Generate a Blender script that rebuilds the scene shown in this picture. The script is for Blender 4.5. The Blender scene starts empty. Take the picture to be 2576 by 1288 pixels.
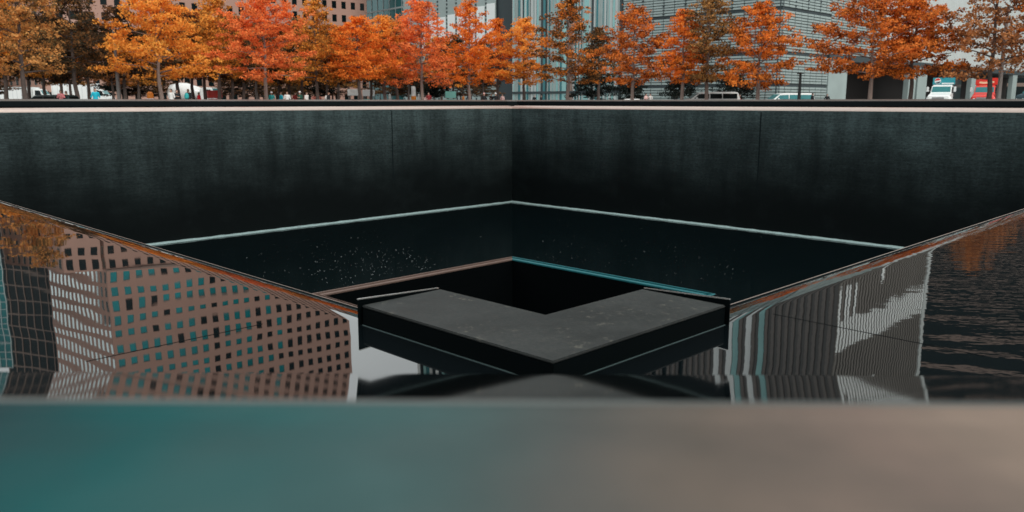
import bpy, bmesh, math, random
import numpy as np
from mathutils import Vector, Matrix

rng = random.Random(11)
R = math.radians
SC = bpy.context.scene
COL = SC.collection

# ---------------------------------------------------------------- camera, sky, sun, exposure
PITCH = 10.566
cam_d = bpy.data.cameras.new('camera')
cam = bpy.data.objects.new('camera', cam_d)
COL.objects.link(cam)
cam.location = (0, 0, 0)
cam.rotation_euler = (R(90 - PITCH), 0, 0)
cam_d.sensor_width = 36
cam_d.lens = 29.07
cam_d.clip_start = 0.01
cam_d.clip_end = 3000
cam_d.dof.use_dof = True
cam_d.dof.focus_distance = 2.5
cam_d.dof.aperture_fstop = 11.0
SC.camera = cam

SUN_EL, SUN_AZ = 40.0, 35.0          # from behind the camera, to its right
w = bpy.data.worlds.new('World')
SC.world = w
w.use_nodes = True
nt = w.node_tree
bg = nt.nodes['Background']
sky = nt.nodes.new('ShaderNodeTexSky')
sky.sky_type = 'NISHITA'
sky.sun_disc = False
sky.sun_elevation = R(SUN_EL)
sky.sun_rotation = R(180 - SUN_AZ)
sky.dust_density = 5.0
hsv = nt.nodes.new('ShaderNodeHueSaturation')     # hazy overcast: the blue mostly washed out
hsv.inputs['Saturation'].default_value = 0.22
nt.links.new(sky.outputs[0], hsv.inputs['Color'])
# a bright, slightly uneven cloud layer over the blue
tcs = nt.nodes.new('ShaderNodeTexCoord')
cln = nt.nodes.new('ShaderNodeTexNoise')
cln.inputs['Scale'].default_value = 2.2
cln.inputs['Detail'].default_value = 5
nt.links.new(tcs.outputs['Generated'], cln.inputs['Vector'])
clr = nt.nodes.new('ShaderNodeMapRange')
clr.inputs['From Min'].default_value = .3
clr.inputs['From Max'].default_value = .6
clr.inputs['To Min'].default_value = .72
clr.inputs['To Max'].default_value = .97
nt.links.new(cln.outputs['Fac'], clr.inputs['Value'])
clm = nt.nodes.new('ShaderNodeMix')
clm.data_type = 'RGBA'
clm.inputs[7].default_value = (8.4, 8.9, 8.9, 1)
nt.links.new(clr.outputs[0], clm.inputs[0])
nt.links.new(hsv.outputs[0], clm.inputs[6])
nt.links.new(clm.outputs[2], bg.inputs['Color'])
bg.inputs['Strength'].default_value = 0.14

sun_d = bpy.data.lights.new('sun', 'SUN')
sun_d.energy = 1.3
sun_d.angle = R(12)
sun_d.color = (1.0, 0.93, 0.84)
sun = bpy.data.objects.new('sun', sun_d)
COL.objects.link(sun)
sun.rotation_euler = (R(90 - SUN_EL), 0, R(SUN_AZ))

SC.view_settings.view_transform = 'Standard'
SC.view_settings.look = 'None'
SC.view_settings.exposure = 0.0
SC.view_settings.gamma = 1.0

# ---------------------------------------------------------------- helpers
FPX = 2080.0                      # focal length in pixels of a 2576 px wide picture
ZW = -0.36                        # water in the upper trough
ZP = -0.75                        # plaza
ZF = -9.8                         # pool floor


def at(px, Y, z=0.0):             # a place on the ground plan seen at column px, Y metres ahead
    c, s = math.cos(R(PITCH)), math.sin(R(PITCH))
    return Vector(((px - 1288) / FPX * (Y * c - z * s), Y, z))


def edge_D(px):
    return 84.5 / (1 + abs((px - 1288) / FPX))


def hz(y, D):                     # height seen at row y, D metres ahead
    a = math.atan((644 - y) / FPX) - R(PITCH)
    return math.tan(a) * D


class MB:
    def __init__(s):
        s.v, s.f = [], []

    def add(s, vs, fs):
        n = len(s.v)
        s.v += [tuple(p) for p in vs]
        s.f += [tuple(i + n for i in f) for f in fs]

    def box(s, x0, x1, y0, y1, z0, z1):
        s.add([(x0, y0, z0), (x1, y0, z0), (x1, y1, z0), (x0, y1, z0), (x0, y0, z1), (x1, y0, z1), (x1, y1, z1), (x0, y1, z1)],
              [(0, 3, 2, 1), (4, 5, 6, 7), (0, 1, 5, 4), (1, 2, 6, 5), (2, 3, 7, 6), (3, 0, 4, 7)])
        return s

    def tube(s, pts, rad, n=8, cap=True):
        rings = []
        pts = [Vector(p) for p in pts]
        for i, p in enumerate(pts):
            d = (pts[min(i + 1, len(pts) - 1)] - pts[max(i - 1, 0)]).normalized()
            a = d.orthogonal().normalized() if abs(d.z) < .98 else Vector((1, 0, 0))
            if abs(d.z) < .98:
                a = d.cross(Vector((0, 0, 1))).normalized()
            b = d.cross(a).normalized()
            a = b.cross(d)
            r = rad[i] if hasattr(rad, '__len__') else rad
            rings.append([p + (a * math.cos(t) + b * math.sin(t)) * r for t in [2 * math.pi * k / n for k in range(n)]])
        fs = []
        for i in range(len(pts) - 1):
            for k in range(n):
                fs.append((i * n + k, i * n + (k + 1) % n, (i + 1) * n + (k + 1) % n, (i + 1) * n + k))
        if cap:
            fs.append(tuple(reversed(range(n))))
            fs.append(tuple((len(pts) - 1) * n + k for k in range(n)))
        s.add([p for r_ in rings for p in r_], fs)
        return s

    def lathe(s, prof, axis='z', n=20, o=(0, 0, 0)):       # prof: (radius, height) along the axis
        vs, fs = [], []
        for r, h in prof:
            for k in range(n):
                t = 2 * math.pi * k / n
                a, b = r * math.cos(t), r * math.sin(t)
                p = {'z': (a, b, h), 'y': (b, h, a), 'x': (h, a, b)}[axis]
                vs.append((p[0] + o[0], p[1] + o[1], p[2] + o[2]))
        for i in range(len(prof) - 1):
            for k in range(n):
                fs.append((i * n + k, i * n + (k + 1) % n, (i + 1) * n + (k + 1) % n, (i + 1) * n + k))
        fs.append(tuple(reversed(range(n))))
        fs.append(tuple((len(prof) - 1) * n + k for k in range(n)))
        s.add(vs, fs)
        return s

    def ball(s, c, r, n=12, m=8):
        rx, ry, rz = r if hasattr(r, '__len__') else (r, r, r)
        prof = [(max(1e-4, math.sin(math.pi * i / m)), -math.cos(math.pi * i / m)) for i in range(m + 1)]
        b = MB().lathe(prof, n=n)
        s.add([(c[0] + p[0] * rx, c[1] + p[1] * ry, c[2] + p[2] * rz) for p in b.v], b.f)
        return s

    def extrude(s, pts, axis, a, b):       # polygon in the other two axes, swept from a to b along axis
        n = len(pts)

        def P(p, t):
            return {'y': (p[0], t, p[1]), 'x': (t, p[0], p[1]), 'z': (p[0], p[1], t)}[axis]
        s.add([P(p, a) for p in pts] + [P(p, b) for p in pts],
              [tuple(range(n)), tuple(reversed(range(n, 2 * n)))] + [(i, i + n, (i + 1) % n + n, (i + 1) % n) for i in range(n)])
        return s

    def mesh(s, name, m, bevel=0, smooth=False, seg=2):
        me = bpy.data.meshes.new(name)
        me.from_pydata(s.v, [], s.f)
        bm = bmesh.new()
        bm.from_mesh(me)
        bmesh.ops.recalc_face_normals(bm, faces=bm.faces)
        if bevel:
            es = [e for e in bm.edges if len(e.link_faces) == 2 and e.calc_face_angle() > .5]
            bmesh.ops.bevel(bm, geom=es, offset=bevel, segments=seg, affect='EDGES', clamp_overlap=True)
        bm.to_mesh(me)
        bm.free()
        if m:
            me.materials.append(m)
        if smooth:
            for p in me.polygons:
                p.use_smooth = True
        me.update()
        return me

    def build(s, name, m, parent=None, loc=(0, 0, 0), rz=0, **k):
        return put(name, s.mesh(name, m, **k), parent, loc, rz)


def put(name, me, parent=None, loc=(0, 0, 0), rz=0):
    o = bpy.data.objects.new(name, me)
    COL.objects.link(o)
    o.location = loc
    o.rotation_euler = (0, 0, rz)
    if parent:
        o.parent = parent
    return o


def tag(o, label=None, cat=None, group=None, kind=None):
    if label:
        o['label'] = label
    if cat:
        o['category'] = cat
    if group:
        o['group'] = group
    if kind:
        o['kind'] = kind
    return o


def thing(name, label, cat, loc=(0, 0, 0), rz=0, group=None):
    o = bpy.data.objects.new(name, None)
    o.empty_display_size = .3
    COL.objects.link(o)
    o.location = loc
    o.rotation_euler = (0, 0, rz)
    return tag(o, label, cat, group)


def copy_tree(o, parent=None):
    c = o.copy()
    COL.objects.link(c)
    c.parent = parent
    for ch in list(o.children):
        copy_tree(ch, c)
    return c


# ---------------------------------------------------------------- materials
def mat(name, base, rough=.5, metal=0.0, var=.12, scale=6.0, bump=0.0, bscale=40.0, ior=1.5, coat=0.0, rvar=.1, spec=.5):
    m = bpy.data.materials.new(name)
    m.use_nodes = True
    t = m.node_tree
    p = t.nodes['Principled BSDF']
    p.inputs['Metallic'].default_value = metal
    p.inputs['IOR'].default_value = ior
    p.inputs['Coat Weight'].default_value = coat
    p.inputs['Specular IOR Level'].default_value = spec
    tc = t.nodes.new('ShaderNodeTexCoord')
    n = t.nodes.new('ShaderNodeTexNoise')
    n.inputs['Scale'].default_value = scale
    n.inputs['Detail'].default_value = 6
    t.links.new(tc.outputs['Object'], n.inputs['Vector'])
    mx = t.nodes.new('ShaderNodeMix')
    mx.data_type = 'RGBA'
    mx.inputs[6].default_value = (*[c * (1 - var) for c in base], 1)
    mx.inputs[7].default_value = (*[min(1, c * (1 + var)) for c in base], 1)
    t.links.new(n.outputs['Fac'], mx.inputs[0])
    t.links.new(mx.outputs[2], p.inputs['Base Color'])
    mr = t.nodes.new('ShaderNodeMapRange')
    mr.inputs['To Min'].default_value = max(0, rough - rvar * rough)
    mr.inputs['To Max'].default_value = min(1, rough + rvar * rough)
    t.links.new(n.outputs['Fac'], mr.inputs['Value'])
    t.links.new(mr.outputs[0], p.inputs['Roughness'])
    if bump:
        n2 = t.nodes.new('ShaderNodeTexNoise')
        n2.inputs['Scale'].default_value = bscale
        n2.inputs['Detail'].default_value = 4
        t.links.new(tc.outputs['Object'], n2.inputs['Vector'])
        b = t.nodes.new('ShaderNodeBump')
        b.inputs['Distance'].default_value = bump
        t.links.new(n2.outputs['Fac'], b.inputs['Height'])
        t.links.new(b.outputs[0], p.inputs['Normal'])
    return m


class NB:                                  # tiny node builder for the richer materials
    def __init__(s, name):
        s.m = bpy.data.materials.new(name)
        s.m.use_nodes = True
        s.t = s.m.node_tree
        s.p = s.t.nodes['Principled BSDF']

    def n(s, typ, **kw):
        nd = s.t.nodes.new(typ)
        for k, v in kw.items():
            setattr(nd, k, v)
        return nd

    def l(s, a, b):
        s.t.links.new(a, b)

    def tc(s, kind='Object'):
        return s.n('ShaderNodeTexCoord').outputs[kind]

    def mapping(s, vec, scale=(1, 1, 1), loc=(0, 0, 0), rot=(0, 0, 0)):
        nd = s.n('ShaderNodeMapping')
        nd.inputs['Scale'].default_value = scale
        nd.inputs['Location'].default_value = loc
        nd.inputs['Rotation'].default_value = rot
        s.l(vec, nd.inputs['Vector'])
        return nd.outputs[0]

    def noise(s, vec, scale, detail=5, rough=.55):
        nd = s.n('ShaderNodeTexNoise')
        nd.inputs['Scale'].default_value = scale
        nd.inputs['Detail'].default_value = detail
        nd.inputs['Roughness'].default_value = rough
        s.l(vec, nd.inputs['Vector'])
        return nd.outputs['Fac']

    def math(s, op, a, b=None, clamp=False):
        nd = s.n('ShaderNodeMath', operation=op)
        nd.use_clamp = clamp
        for i, v in enumerate((a, b)):
            if v is None:
                continue
            if isinstance(v, (int, float)):
                nd.inputs[i].default_value = v
            else:
                s.l(v, nd.inputs[i])
        return nd.outputs[0]

    def rmap(s, v, a, b, c=0.0, d=1.0):
        nd = s.n('ShaderNodeMapRange')
        s.l(v, nd.inputs['Value'])
        for k, x in zip(('From Min', 'From Max', 'To Min', 'To Max'), (a, b, c, d)):
            nd.inputs[k].default_value = x
        return nd.outputs[0]

    def mix(s, f, a, b):
        nd = s.n('ShaderNodeMix', data_type='RGBA')
        for i, v in ((0, f), (6, a), (7, b)):
            if isinstance(v, (int, float)):
                nd.inputs[i].default_value = v
            elif isinstance(v, tuple):
                nd.inputs[i].default_value = (*v, 1)
            else:
                s.l(v, nd.inputs[i])
        return nd.outputs[2]

    def sep(s, vec):
        nd = s.n('ShaderNodeSeparateXYZ')
        s.l(vec, nd.inputs[0])
        return nd.outputs

    def bump(s, h, dist, strength=1.0, normal=None):
        nd = s.n('ShaderNodeBump')
        nd.inputs['Distance'].default_value = dist
        if isinstance(strength, (int, float)):
            nd.inputs['Strength'].default_value = strength
        else:
            s.l(strength, nd.inputs['Strength'])
        s.l(h, nd.inputs['Height'])
        if normal:
            s.l(normal, nd.inputs['Normal'])
        return nd.outputs[0]


def m_trough():
    b = NB('trough_water')
    p = b.p
    p.inputs['Base Color'].default_value = (.003, .005, .006, 1)
    p.inputs['Roughness'].default_value = .015
    p.inputs['IOR'].default_value = 2.1
    v = b.tc('Object')
    x = b.sep(v)[0]
    slow = b.noise(v, 2.2, 2)
    fine = b.noise(v, 30, 2)
    right = b.rmap(x, .1, 1.1)
    far = b.rmap(x, .62, 1.05)
    n1 = b.bump(slow, .0010)
    n2 = b.bump(b.noise(v, 9, 2), .00007, b.rmap(right, 0, 1, .5, 1.0), n1)
    n3 = b.bump(fine, .00011, b.rmap(right, 0, 1, .05, 1.0), n2)
    n4 = b.bump(b.noise(b.mapping(v, (1, 4.5, 1), loc=(3, 1, 0)), 9, 2), .00032, far, n3)
    b.l(n4, p.inputs['Normal'])
    return b.m


def m_pool_wall():
    b = NB('wet_granite')
    p = b.p
    v = b.tc('Object')                      # x along the wall, z up (0 at the wall's top)
    xyz = b.sep(v)
    z = xyz[2]
    courses = b.n('ShaderNodeTexBrick')
    courses.inputs['Scale'].default_value = 1
    courses.inputs['Mortar Size'].default_value = .012
    courses.inputs['Brick Width'].default_value = 1.9
    courses.inputs['Row Height'].default_value = .42
    courses.inputs['Color1'].default_value = (.82, .82, .82, 1)
    courses.inputs['Color2'].default_value = (1.03, 1.03, 1.03, 1)
    courses.inputs['Mortar'].default_value = (1.22, 1.22, 1.22, 1)
    cmb = b.n('ShaderNodeCombineXYZ')
    b.l(xyz[0], cmb.inputs[0])
    b.l(z, cmb.inputs[1])
    b.l(cmb.outputs[0], courses.inputs['Vector'])
    blot = b.noise(b.mapping(v, (.16, 1, .3)), 1.0, 6, .6)
    streak = b.noise(b.mapping(v, (2.6, 1, .16)), 1.0, 5, .6)
    lines = b.noise(b.mapping(v, (.55, 1, 9.0)), 1.0, 4, .7)
    grain = b.noise(b.mapping(v, (1, 1, 2.2)), 4.0, 8, .85)
    # light fading down the wall, painted as a ragged pale band below the weir
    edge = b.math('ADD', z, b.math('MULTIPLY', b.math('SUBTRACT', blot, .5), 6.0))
    top_light = b.rmap(edge, -7.6, .6)
    top_light = b.math('POWER', top_light, 1.7)
    amount = b.math('MULTIPLY', top_light, b.rmap(grain, .36, .66, .30, 1.7))
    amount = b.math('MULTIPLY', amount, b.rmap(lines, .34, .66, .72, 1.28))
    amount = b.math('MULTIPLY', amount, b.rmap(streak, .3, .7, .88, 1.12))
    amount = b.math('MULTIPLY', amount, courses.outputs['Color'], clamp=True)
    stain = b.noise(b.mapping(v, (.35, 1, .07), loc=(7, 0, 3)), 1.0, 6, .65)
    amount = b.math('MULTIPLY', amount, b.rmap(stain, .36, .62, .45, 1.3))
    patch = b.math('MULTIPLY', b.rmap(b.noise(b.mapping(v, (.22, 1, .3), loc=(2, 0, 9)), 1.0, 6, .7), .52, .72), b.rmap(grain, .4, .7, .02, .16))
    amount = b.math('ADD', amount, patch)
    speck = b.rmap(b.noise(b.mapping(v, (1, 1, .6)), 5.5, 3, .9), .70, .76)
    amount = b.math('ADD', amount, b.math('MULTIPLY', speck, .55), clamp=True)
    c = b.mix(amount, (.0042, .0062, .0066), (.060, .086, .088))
    b.l(c, p.inputs['Base Color'])
    p.inputs['Roughness'].default_value = .6
    p.inputs['Specular IOR Level'].default_value = .04
    b.l(b.bump(grain, .03, .5), p.inputs['Normal'])
    return b.m


def m_pool_floor():
    b = NB('pool_water')
    p = b.p
    p.inputs['Base Color'].default_value = (.0015, .004, .0048, 1)
    p.inputs['Roughness'].default_value = .05
    p.inputs['IOR'].default_value = 1.22
    v = b.tc('Object')
    b.l(b.bump(b.noise(v, 3.0, 4), .006, .6), p.inputs['Normal'])
    return b.m


def m_panel():
    # bronze with its teal and brown reflections painted in as a colour ramp
    b = NB('reflection_tinted_bronze')
    p = b.p
    v = b.tc('Object')
    x = b.sep(v)[0]
    n = b.noise(v, 7.5, 3)
    n2 = b.noise(b.mapping(v, (1, 1, 1), loc=(4, 2, 0)), 16, 4)
    f = b.math('ADD', x, b.math('MULTIPLY', b.math('SUBTRACT', n, .5), .10))
    cr = b.n('ShaderNodeValToRGB')
    e = cr.color_ramp.elements
    e[0].position, e[0].color = .0, (.002, .022, .027, 1)
    e[1].position, e[1].color = 1.0, (.235, .175, .14, 1)
    for pos, c in ((.13, (.002, .044, .048)), (.27, (.006, .070, .072)), (.46, (.046, .088, .088)), (.60, (.075, .078, .074)), (.74, (.120, .096, .080)), (.88, (.178, .130, .108))):
        k = cr.color_ramp.elements.new(pos)
        k.color = (*c, 1)
    b.l(b.rmap(f, -.165, .042), cr.inputs[0])
    c = b.mix(b.rmap(n2, .42, .72, 0, .42), cr.outputs[0], (.022, .034, .036))
    b.l(c, p.inputs['Base Color'])
    p.inputs['Roughness'].default_value = .5
    p.inputs['Specular IOR Level'].default_value = .05
    b.l(b.bump(b.noise(v, 120, 3), .0006, .5), p.inputs['Normal'])
    return b.m


def m_slab():
    b = NB('honed_granite')
    p = b.p
    v = b.tc('Object')
    g = b.noise(v, 160, 4, .7)
    blot = b.noise(v, 9, 5)
    sp = b.noise(b.mapping(v, (1, 1, 1), loc=(5, 1, 0)), 55, 6, .8)
    c = b.mix(b.rmap(g, .3, .7), (.022, .026, .026), (.046, .048, .046))
    c = b.mix(b.rmap(b.noise(v, 5, 5, .65), .40, .62, 0, .62), c, (.011, .013, .013))
    c = b.mix(b.math('MULTIPLY', b.rmap(sp, .56, .72), b.rmap(blot, .47, .6)), c, (.17, .16, .13))
    b.l(c, p.inputs['Base Color'])
    p.inputs['Roughness'].default_value = .55
    p.inputs['Specular IOR Level'].default_value = .16
    b.l(b.bump(g, .0006, .6), p.inputs['Normal'])
    return b.m


def m_leaf(name, bright, dark, share, patch):
    # leaves of two colours: `share` of them (in patches) turned to `bright`; the dark ones also paint in crown shade
    b = NB(name)
    t = b.t
    geo = b.n('ShaderNodeNewGeometry')
    v = b.tc('Object')
    n = b.noise(v, patch, 2)
    f = b.math('ADD', n, b.math('MULTIPLY', b.math('SUBTRACT', geo.outputs['Random Per Island'], .5), .34))
    f = b.rmap(f, .5 - (share - .5) - .07, .5 - (share - .5) + .07)
    c = b.mix(f, dark, bright)
    c2 = b.mix(b.rmap(geo.outputs['Random Per Island'], 0, 1, 0, .5), c, tuple(min(1, x * 1.5 + .02) for x in bright[:1]) + (bright[1] * .8, bright[2] * .8))
    c = b.mix(.35, c, c2)
    d = b.n('ShaderNodeBsdfDiffuse')
    tr = b.n('ShaderNodeBsdfTranslucent')
    b.l(c, d.inputs[0])
    b.l(c, tr.inputs[0])
    ms = b.n('ShaderNodeMixShader')
    ms.inputs[0].default_value = .35
    b.l(d.outputs[0], ms.inputs[1])
    b.l(tr.outputs[0], ms.inputs[2])
    t.nodes.remove(b.p)
    b.l(ms.outputs[0], t.nodes['Material Output'].inputs['Surface'])
    return b.m


M = dict(
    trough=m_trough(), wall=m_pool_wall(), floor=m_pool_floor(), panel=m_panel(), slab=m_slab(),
    black=mat('black_granite', (.0016, .003, .0034), .5, var=.3, spec=.02),
    lip=mat('weir_steel', (.56, .45, .40), .32, .55, .1, 5),
    mirror=mat('polished_bronze', (.30, .28, .27), .04, 1.0, .06, 30, rvar=.3),
    bronze=mat('dark_bronze', (.004, .007, .008), .5, 0, .3, 4, spec=.08),
    coping=mat('grey_bronze', (.16, .15, .14), .4, .5, .2, 3),
    ridge_glint=mat('ridge_highlight', (.15, .17, .165), .42, .5, .3, 20),  # paler strip that paints the bright highlight along the ridge
    joint=mat('joint_dark', (.006, .010, .011), .7, spec=.05),
    strip=mat('meniscus_glint', (.10, .15, .15), .35, .6, .2, 30),
    steel=mat('steel_trim', (.55, .54, .52), .25, .9, .1, 40),
    foam=mat('foam', (.26, .36, .36), .9, var=.3, scale=3, bump=.03, bscale=9),
    rim_brown=mat('rim_brown', (.15, .10, .082), .45, .3, .2, 3),  # brown reflection painted into the left rims
    rim_teal=mat('rim_teal', (.014, .14, .16), .4, .3, .2, 3),  # teal sky reflection painted into the right rims
    void=mat('void_granite', (.0016, .0026, .003), .7, var=.4, spec=.02),
    plaza=mat('plaza_paving', (.20, .19, .18), .8, var=.2, scale=.6, bump=.01),
    asphalt=mat('asphalt', (.05, .05, .052), .85, var=.25, scale=.8, bump=.01),
    kerb=mat('kerb_stone', (.30, .29, .28), .8, var=.15),
    bark=mat('bark', (.11, .085, .075), .9, var=.4, scale=5, bump=.03, bscale=14),
    bark_pale=mat('bark_pale', (.24, .18, .155), .9, var=.3, scale=5, bump=.03, bscale=14),
    stone=mat('brown_stone', (.43, .255, .20), .75, var=.08, scale=.25, bump=.01),
    stone_edge=mat('stone_ledge', (.26, .18, .15), .75, var=.1, scale=.3),
    glass_teal=mat('teal_glass', (.006, .23, .25), .15, .2, .45, .13),
    glass_dark=mat('dark_glass', (.005, .011, .012), .12, 0, .4, .3, spec=.15),
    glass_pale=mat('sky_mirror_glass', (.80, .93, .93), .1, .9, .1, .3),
    glass_blue=mat('blue_curtain_glass', (.012, .16, .17), .12, .2, .5, .12),
    mull=mat('brown_mullion', (.24, .17, .14), .6, var=.15),
    mull_pale=mat('pale_mullion', (.5, .55, .55), .5, var=.15),
    louver=mat('pale_louver', (.33, .40, .39), .5, .2, .18, .35),
    louver_dk=mat('louver_shadow_gap', (.03, .045, .05), .6, var=.2),
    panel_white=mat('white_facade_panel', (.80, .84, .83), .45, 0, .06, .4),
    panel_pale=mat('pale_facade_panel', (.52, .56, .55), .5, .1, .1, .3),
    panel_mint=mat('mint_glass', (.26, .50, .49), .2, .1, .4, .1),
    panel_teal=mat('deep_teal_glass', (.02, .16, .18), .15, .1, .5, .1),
    fin=mat('taupe_fin', (.15, .128, .115), .5, .2, .15, .15),
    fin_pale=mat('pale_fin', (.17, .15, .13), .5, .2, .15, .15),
    fin_glass=mat('taupe_glass', (.075, .066, .06), .2, .1, .3, .2),
    white=mat('white_paint', (.80, .82, .81), .35, 0, .04, 3, coat=.4),
    red=mat('red_paint', (.72, .035, .02), .3, 0, .08, 2, coat=.4),
    cyan=mat('blue_green_paint', (.012, .30, .36), .3, 0, .15, 2, coat=.4),
    navy=mat('navy_paint', (.008, .045, .07), .35, 0, .15, 2, coat=.3),
    dark_paint=mat('dark_teal_paint', (.01, .035, .04), .3, 0, .15, 2, coat=.5),
    tyre=mat('tyre_rubber', (.012, .012, .013), .8, var=.2),
    rimm=mat('wheel_metal', (.4, .4, .4), .35, .8, .1),
    screen=mat('windscreen', (.02, .17, .18), .1, .1, .3, 1.5),
    lamp_glass=mat('headlight_glass', (.75, .76, .72), .15, .2, .1),
    cream=mat('cream_lettering', (.85, .62, .38), .5, var=.15),
    grey_pole=mat('grey_pole', (.17, .165, .16), .5, .2, .1),
    grey_pole_pale=mat('pale_pole', (.40, .37, .35), .5, .2, .1),
    dark_pole=mat('dark_pole', (.03, .035, .035), .5, .3, .1),
    orange=mat('orange_plastic', (.85, .28, .03), .5, var=.08),
    mint=mat('mint_paint', (.22, .60, .54), .4, var=.1),
    skin=mat('skin', (.52, .30, .22), .55, var=.08),
    hair_dark=mat('dark_hair', (.02, .013, .01), .6, var=.3),
    hair_brown=mat('brown_hair', (.12, .06, .03), .6, var=.3),
    hat_white=mat('white_hat', (.75, .75, .74), .7, var=.05),
    hat_pink=mat('pink_hat', (.75, .42, .38), .7, var=.05),
    shoe=mat('shoe_leather', (.02, .018, .018), .5, var=.2),
    jean=mat('blue_denim', (.03, .05, .09), .85, var=.2, scale=30),
    trouser=mat('black_trousers', (.012, .012, .014), .85, var=.2, scale=30),
)
CLOTH = {k: mat('cloth_' + k, c, .85, var=.12, scale=20) for k, c in dict(
    pink=(.70, .25, .27), cyan=(.01, .42, .55), black=(.010, .012, .014), red=(.75, .02, .03), white=(.75, .74, .72),
    teal=(.03, .36, .36), paleblue=(.35, .55, .60), salmon=(.80, .26, .2), green=(.02, .10, .07), orange=(.85, .30, .07),
    navy=(.015, .03, .07), darkred=(.22, .02, .02), blush=(.80, .55, .52), tan=(.55, .34, .2), grey=(.3, .31, .32)).items()}

LEAF = {k: m_leaf('leaves_' + k, *a) for k, a in dict(
    gold=((.97, .43, .085), (.44, .14, .022), .62, .7),
    golddark=((.82, .36, .07), (.22, .12, .035), .56, .6),
    orange=((.94, .30, .055), (.36, .09, .018), .62, .7),
    coral=((.95, .29, .09), (.44, .10, .035), .62, .7),
    orangedark=((.88, .31, .06), (.07, .055, .028), .46, .6),
    rust=((.84, .27, .06), (.18, .055, .02), .54, .7),
    rustorange=((.90, .29, .055), (.20, .062, .02), .54, .7),
    olivegold=((.70, .36, .12), (.16, .12, .055), .56, .6),
    olivebrown=((.50, .27, .09), (.08, .065, .035), .50, .6),
    brownrust=((.62, .30, .12), (.15, .08, .045), .54, .6),
    darkolive=((.28, .15, .06), (.04, .045, .032), .44, .6),
    dark=((.22, .11, .05), (.022, .028, .022), .38, .6),
    evergreen=((.035, .045, .038), (.010, .018, .016), .45, .8)).items()}

# ---------------------------------------------------------------- the pool: plan coordinates
N = Vector((.052, 1.44, 0))
F = Vector((0, 82.0, 0))
DIAG = (F - N)
S = DIAG.length / math.sqrt(2)
YAW = math.atan2(DIAG.y, DIAG.x) - math.pi / 2
eR = Matrix.Rotation(YAW - math.pi / 4, 3, 'Z') @ Vector((0, 1, 0))
eL = Matrix.Rotation(YAW + math.pi / 4, 3, 'Z') @ Vector((0, 1, 0))


def PP(a, b, z=0.0):              # a metres along the left side, b along the right side
    q = N + eL * a + eR * b
    return Vector((q.x, q.y, z))


# sides as (start, along, outward): x runs along the side, y points outward
SIDES = dict(near_left=(PP(0, 0), eL, -eR), near_right=(PP(0, S), -eR, -eL), far_left=(PP(S, 0), eR, eL), far_right=(PP(S, S), -eL, eR))


def side_pt(side, x, o, z):
    p, u, n = SIDES[side]
    q = p + u * x + n * o
    return (q.x, q.y, z)


def ring_sheet(name, o_in, o_out, z, m):
    A = [PP(-o_in, -o_in, z), PP(S + o_in, -o_in, z), PP(S + o_in, S + o_in, z), PP(-o_in, S + o_in, z)]
    B = [PP(-o_out, -o_out, z), PP(S + o_out, -o_out, z), PP(S + o_out, S + o_out, z), PP(-o_out, S + o_out, z)]
    mb = MB()
    mb.add(A + B, [(i, (i + 1) % 4, (i + 1) % 4 + 4, i + 4) for i in range(4)])
    return mb.build(name, m)


tag(ring_sheet('plaza', 1.5, 900, ZP, M['plaza']), kind='structure')

# street beyond the trees, with kerbs
for side, o0, o1 in (('far_right', 17, 60), ('far_left', 62, 92)):
    mb = MB()
    mb.add([side_pt(side, -160, o0, ZP + .004), side_pt(side, S + 200, o0, ZP + .004), side_pt(side, S + 200, o1, ZP + .004), side_pt(side, -160, o1, ZP + .004)], [(0, 1, 2, 3)])
    tag(mb.build('road', M['asphalt']), kind='structure')
    mb = MB()
    p, u, n = SIDES[side]
    for oo in (o0 - .3, o1):
        q = [p + u * x + n * o for x, o in ((-160, oo), (S + 200, oo), (S + 200, oo + .3), (-160, oo + .3))]
        mb.add([(v.x, v.y, ZP + .002) for v in q] + [(v.x, v.y, ZP + .13) for v in q], [(0, 1, 2, 3), (4, 5, 6, 7), (0, 1, 5, 4), (1, 2, 6, 5), (2, 3, 7, 6), (3, 0, 4, 7)])
    tag(mb.build('road_kerb', M['kerb']), kind='structure')

# water in the trough, bending over the weir
RL = .30


def swept(name, prof, m, parent=None, smooth=True):
    mb = MB()
    for sd in SIDES:
        vs, fs = [], []
        for o, z in prof:
            vs += [side_pt(sd, -o, o, z), side_pt(sd, S + o, o, z)]
        for i in range(len(prof) - 1):
            fs.append((2 * i, 2 * i + 1, 2 * i + 3, 2 * i + 2))
        mb.add(vs, fs)
    return mb.build(name, m, parent, smooth=smooth)


CUT = R(19.5)
prof = [(1.42, ZW), (1.0, ZW), (.6, ZW)] + [(RL - RL * math.sin(CUT * k / 14), ZW - RL * (1 - math.cos(CUT * k / 14))) for k in range(15)]
tag(swept('trough_water', prof, M['trough']), kind='structure')
lip = [(RL - RL * math.sin(CUT + (R(88) - CUT) * k / 14), ZW - RL * (1 - math.cos(CUT + (R(88) - CUT) * k / 14))) for k in range(15)]
ZL = lip[-1][1]
CORNER = .76                       # the corner blocks interrupt the weir lip here

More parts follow.
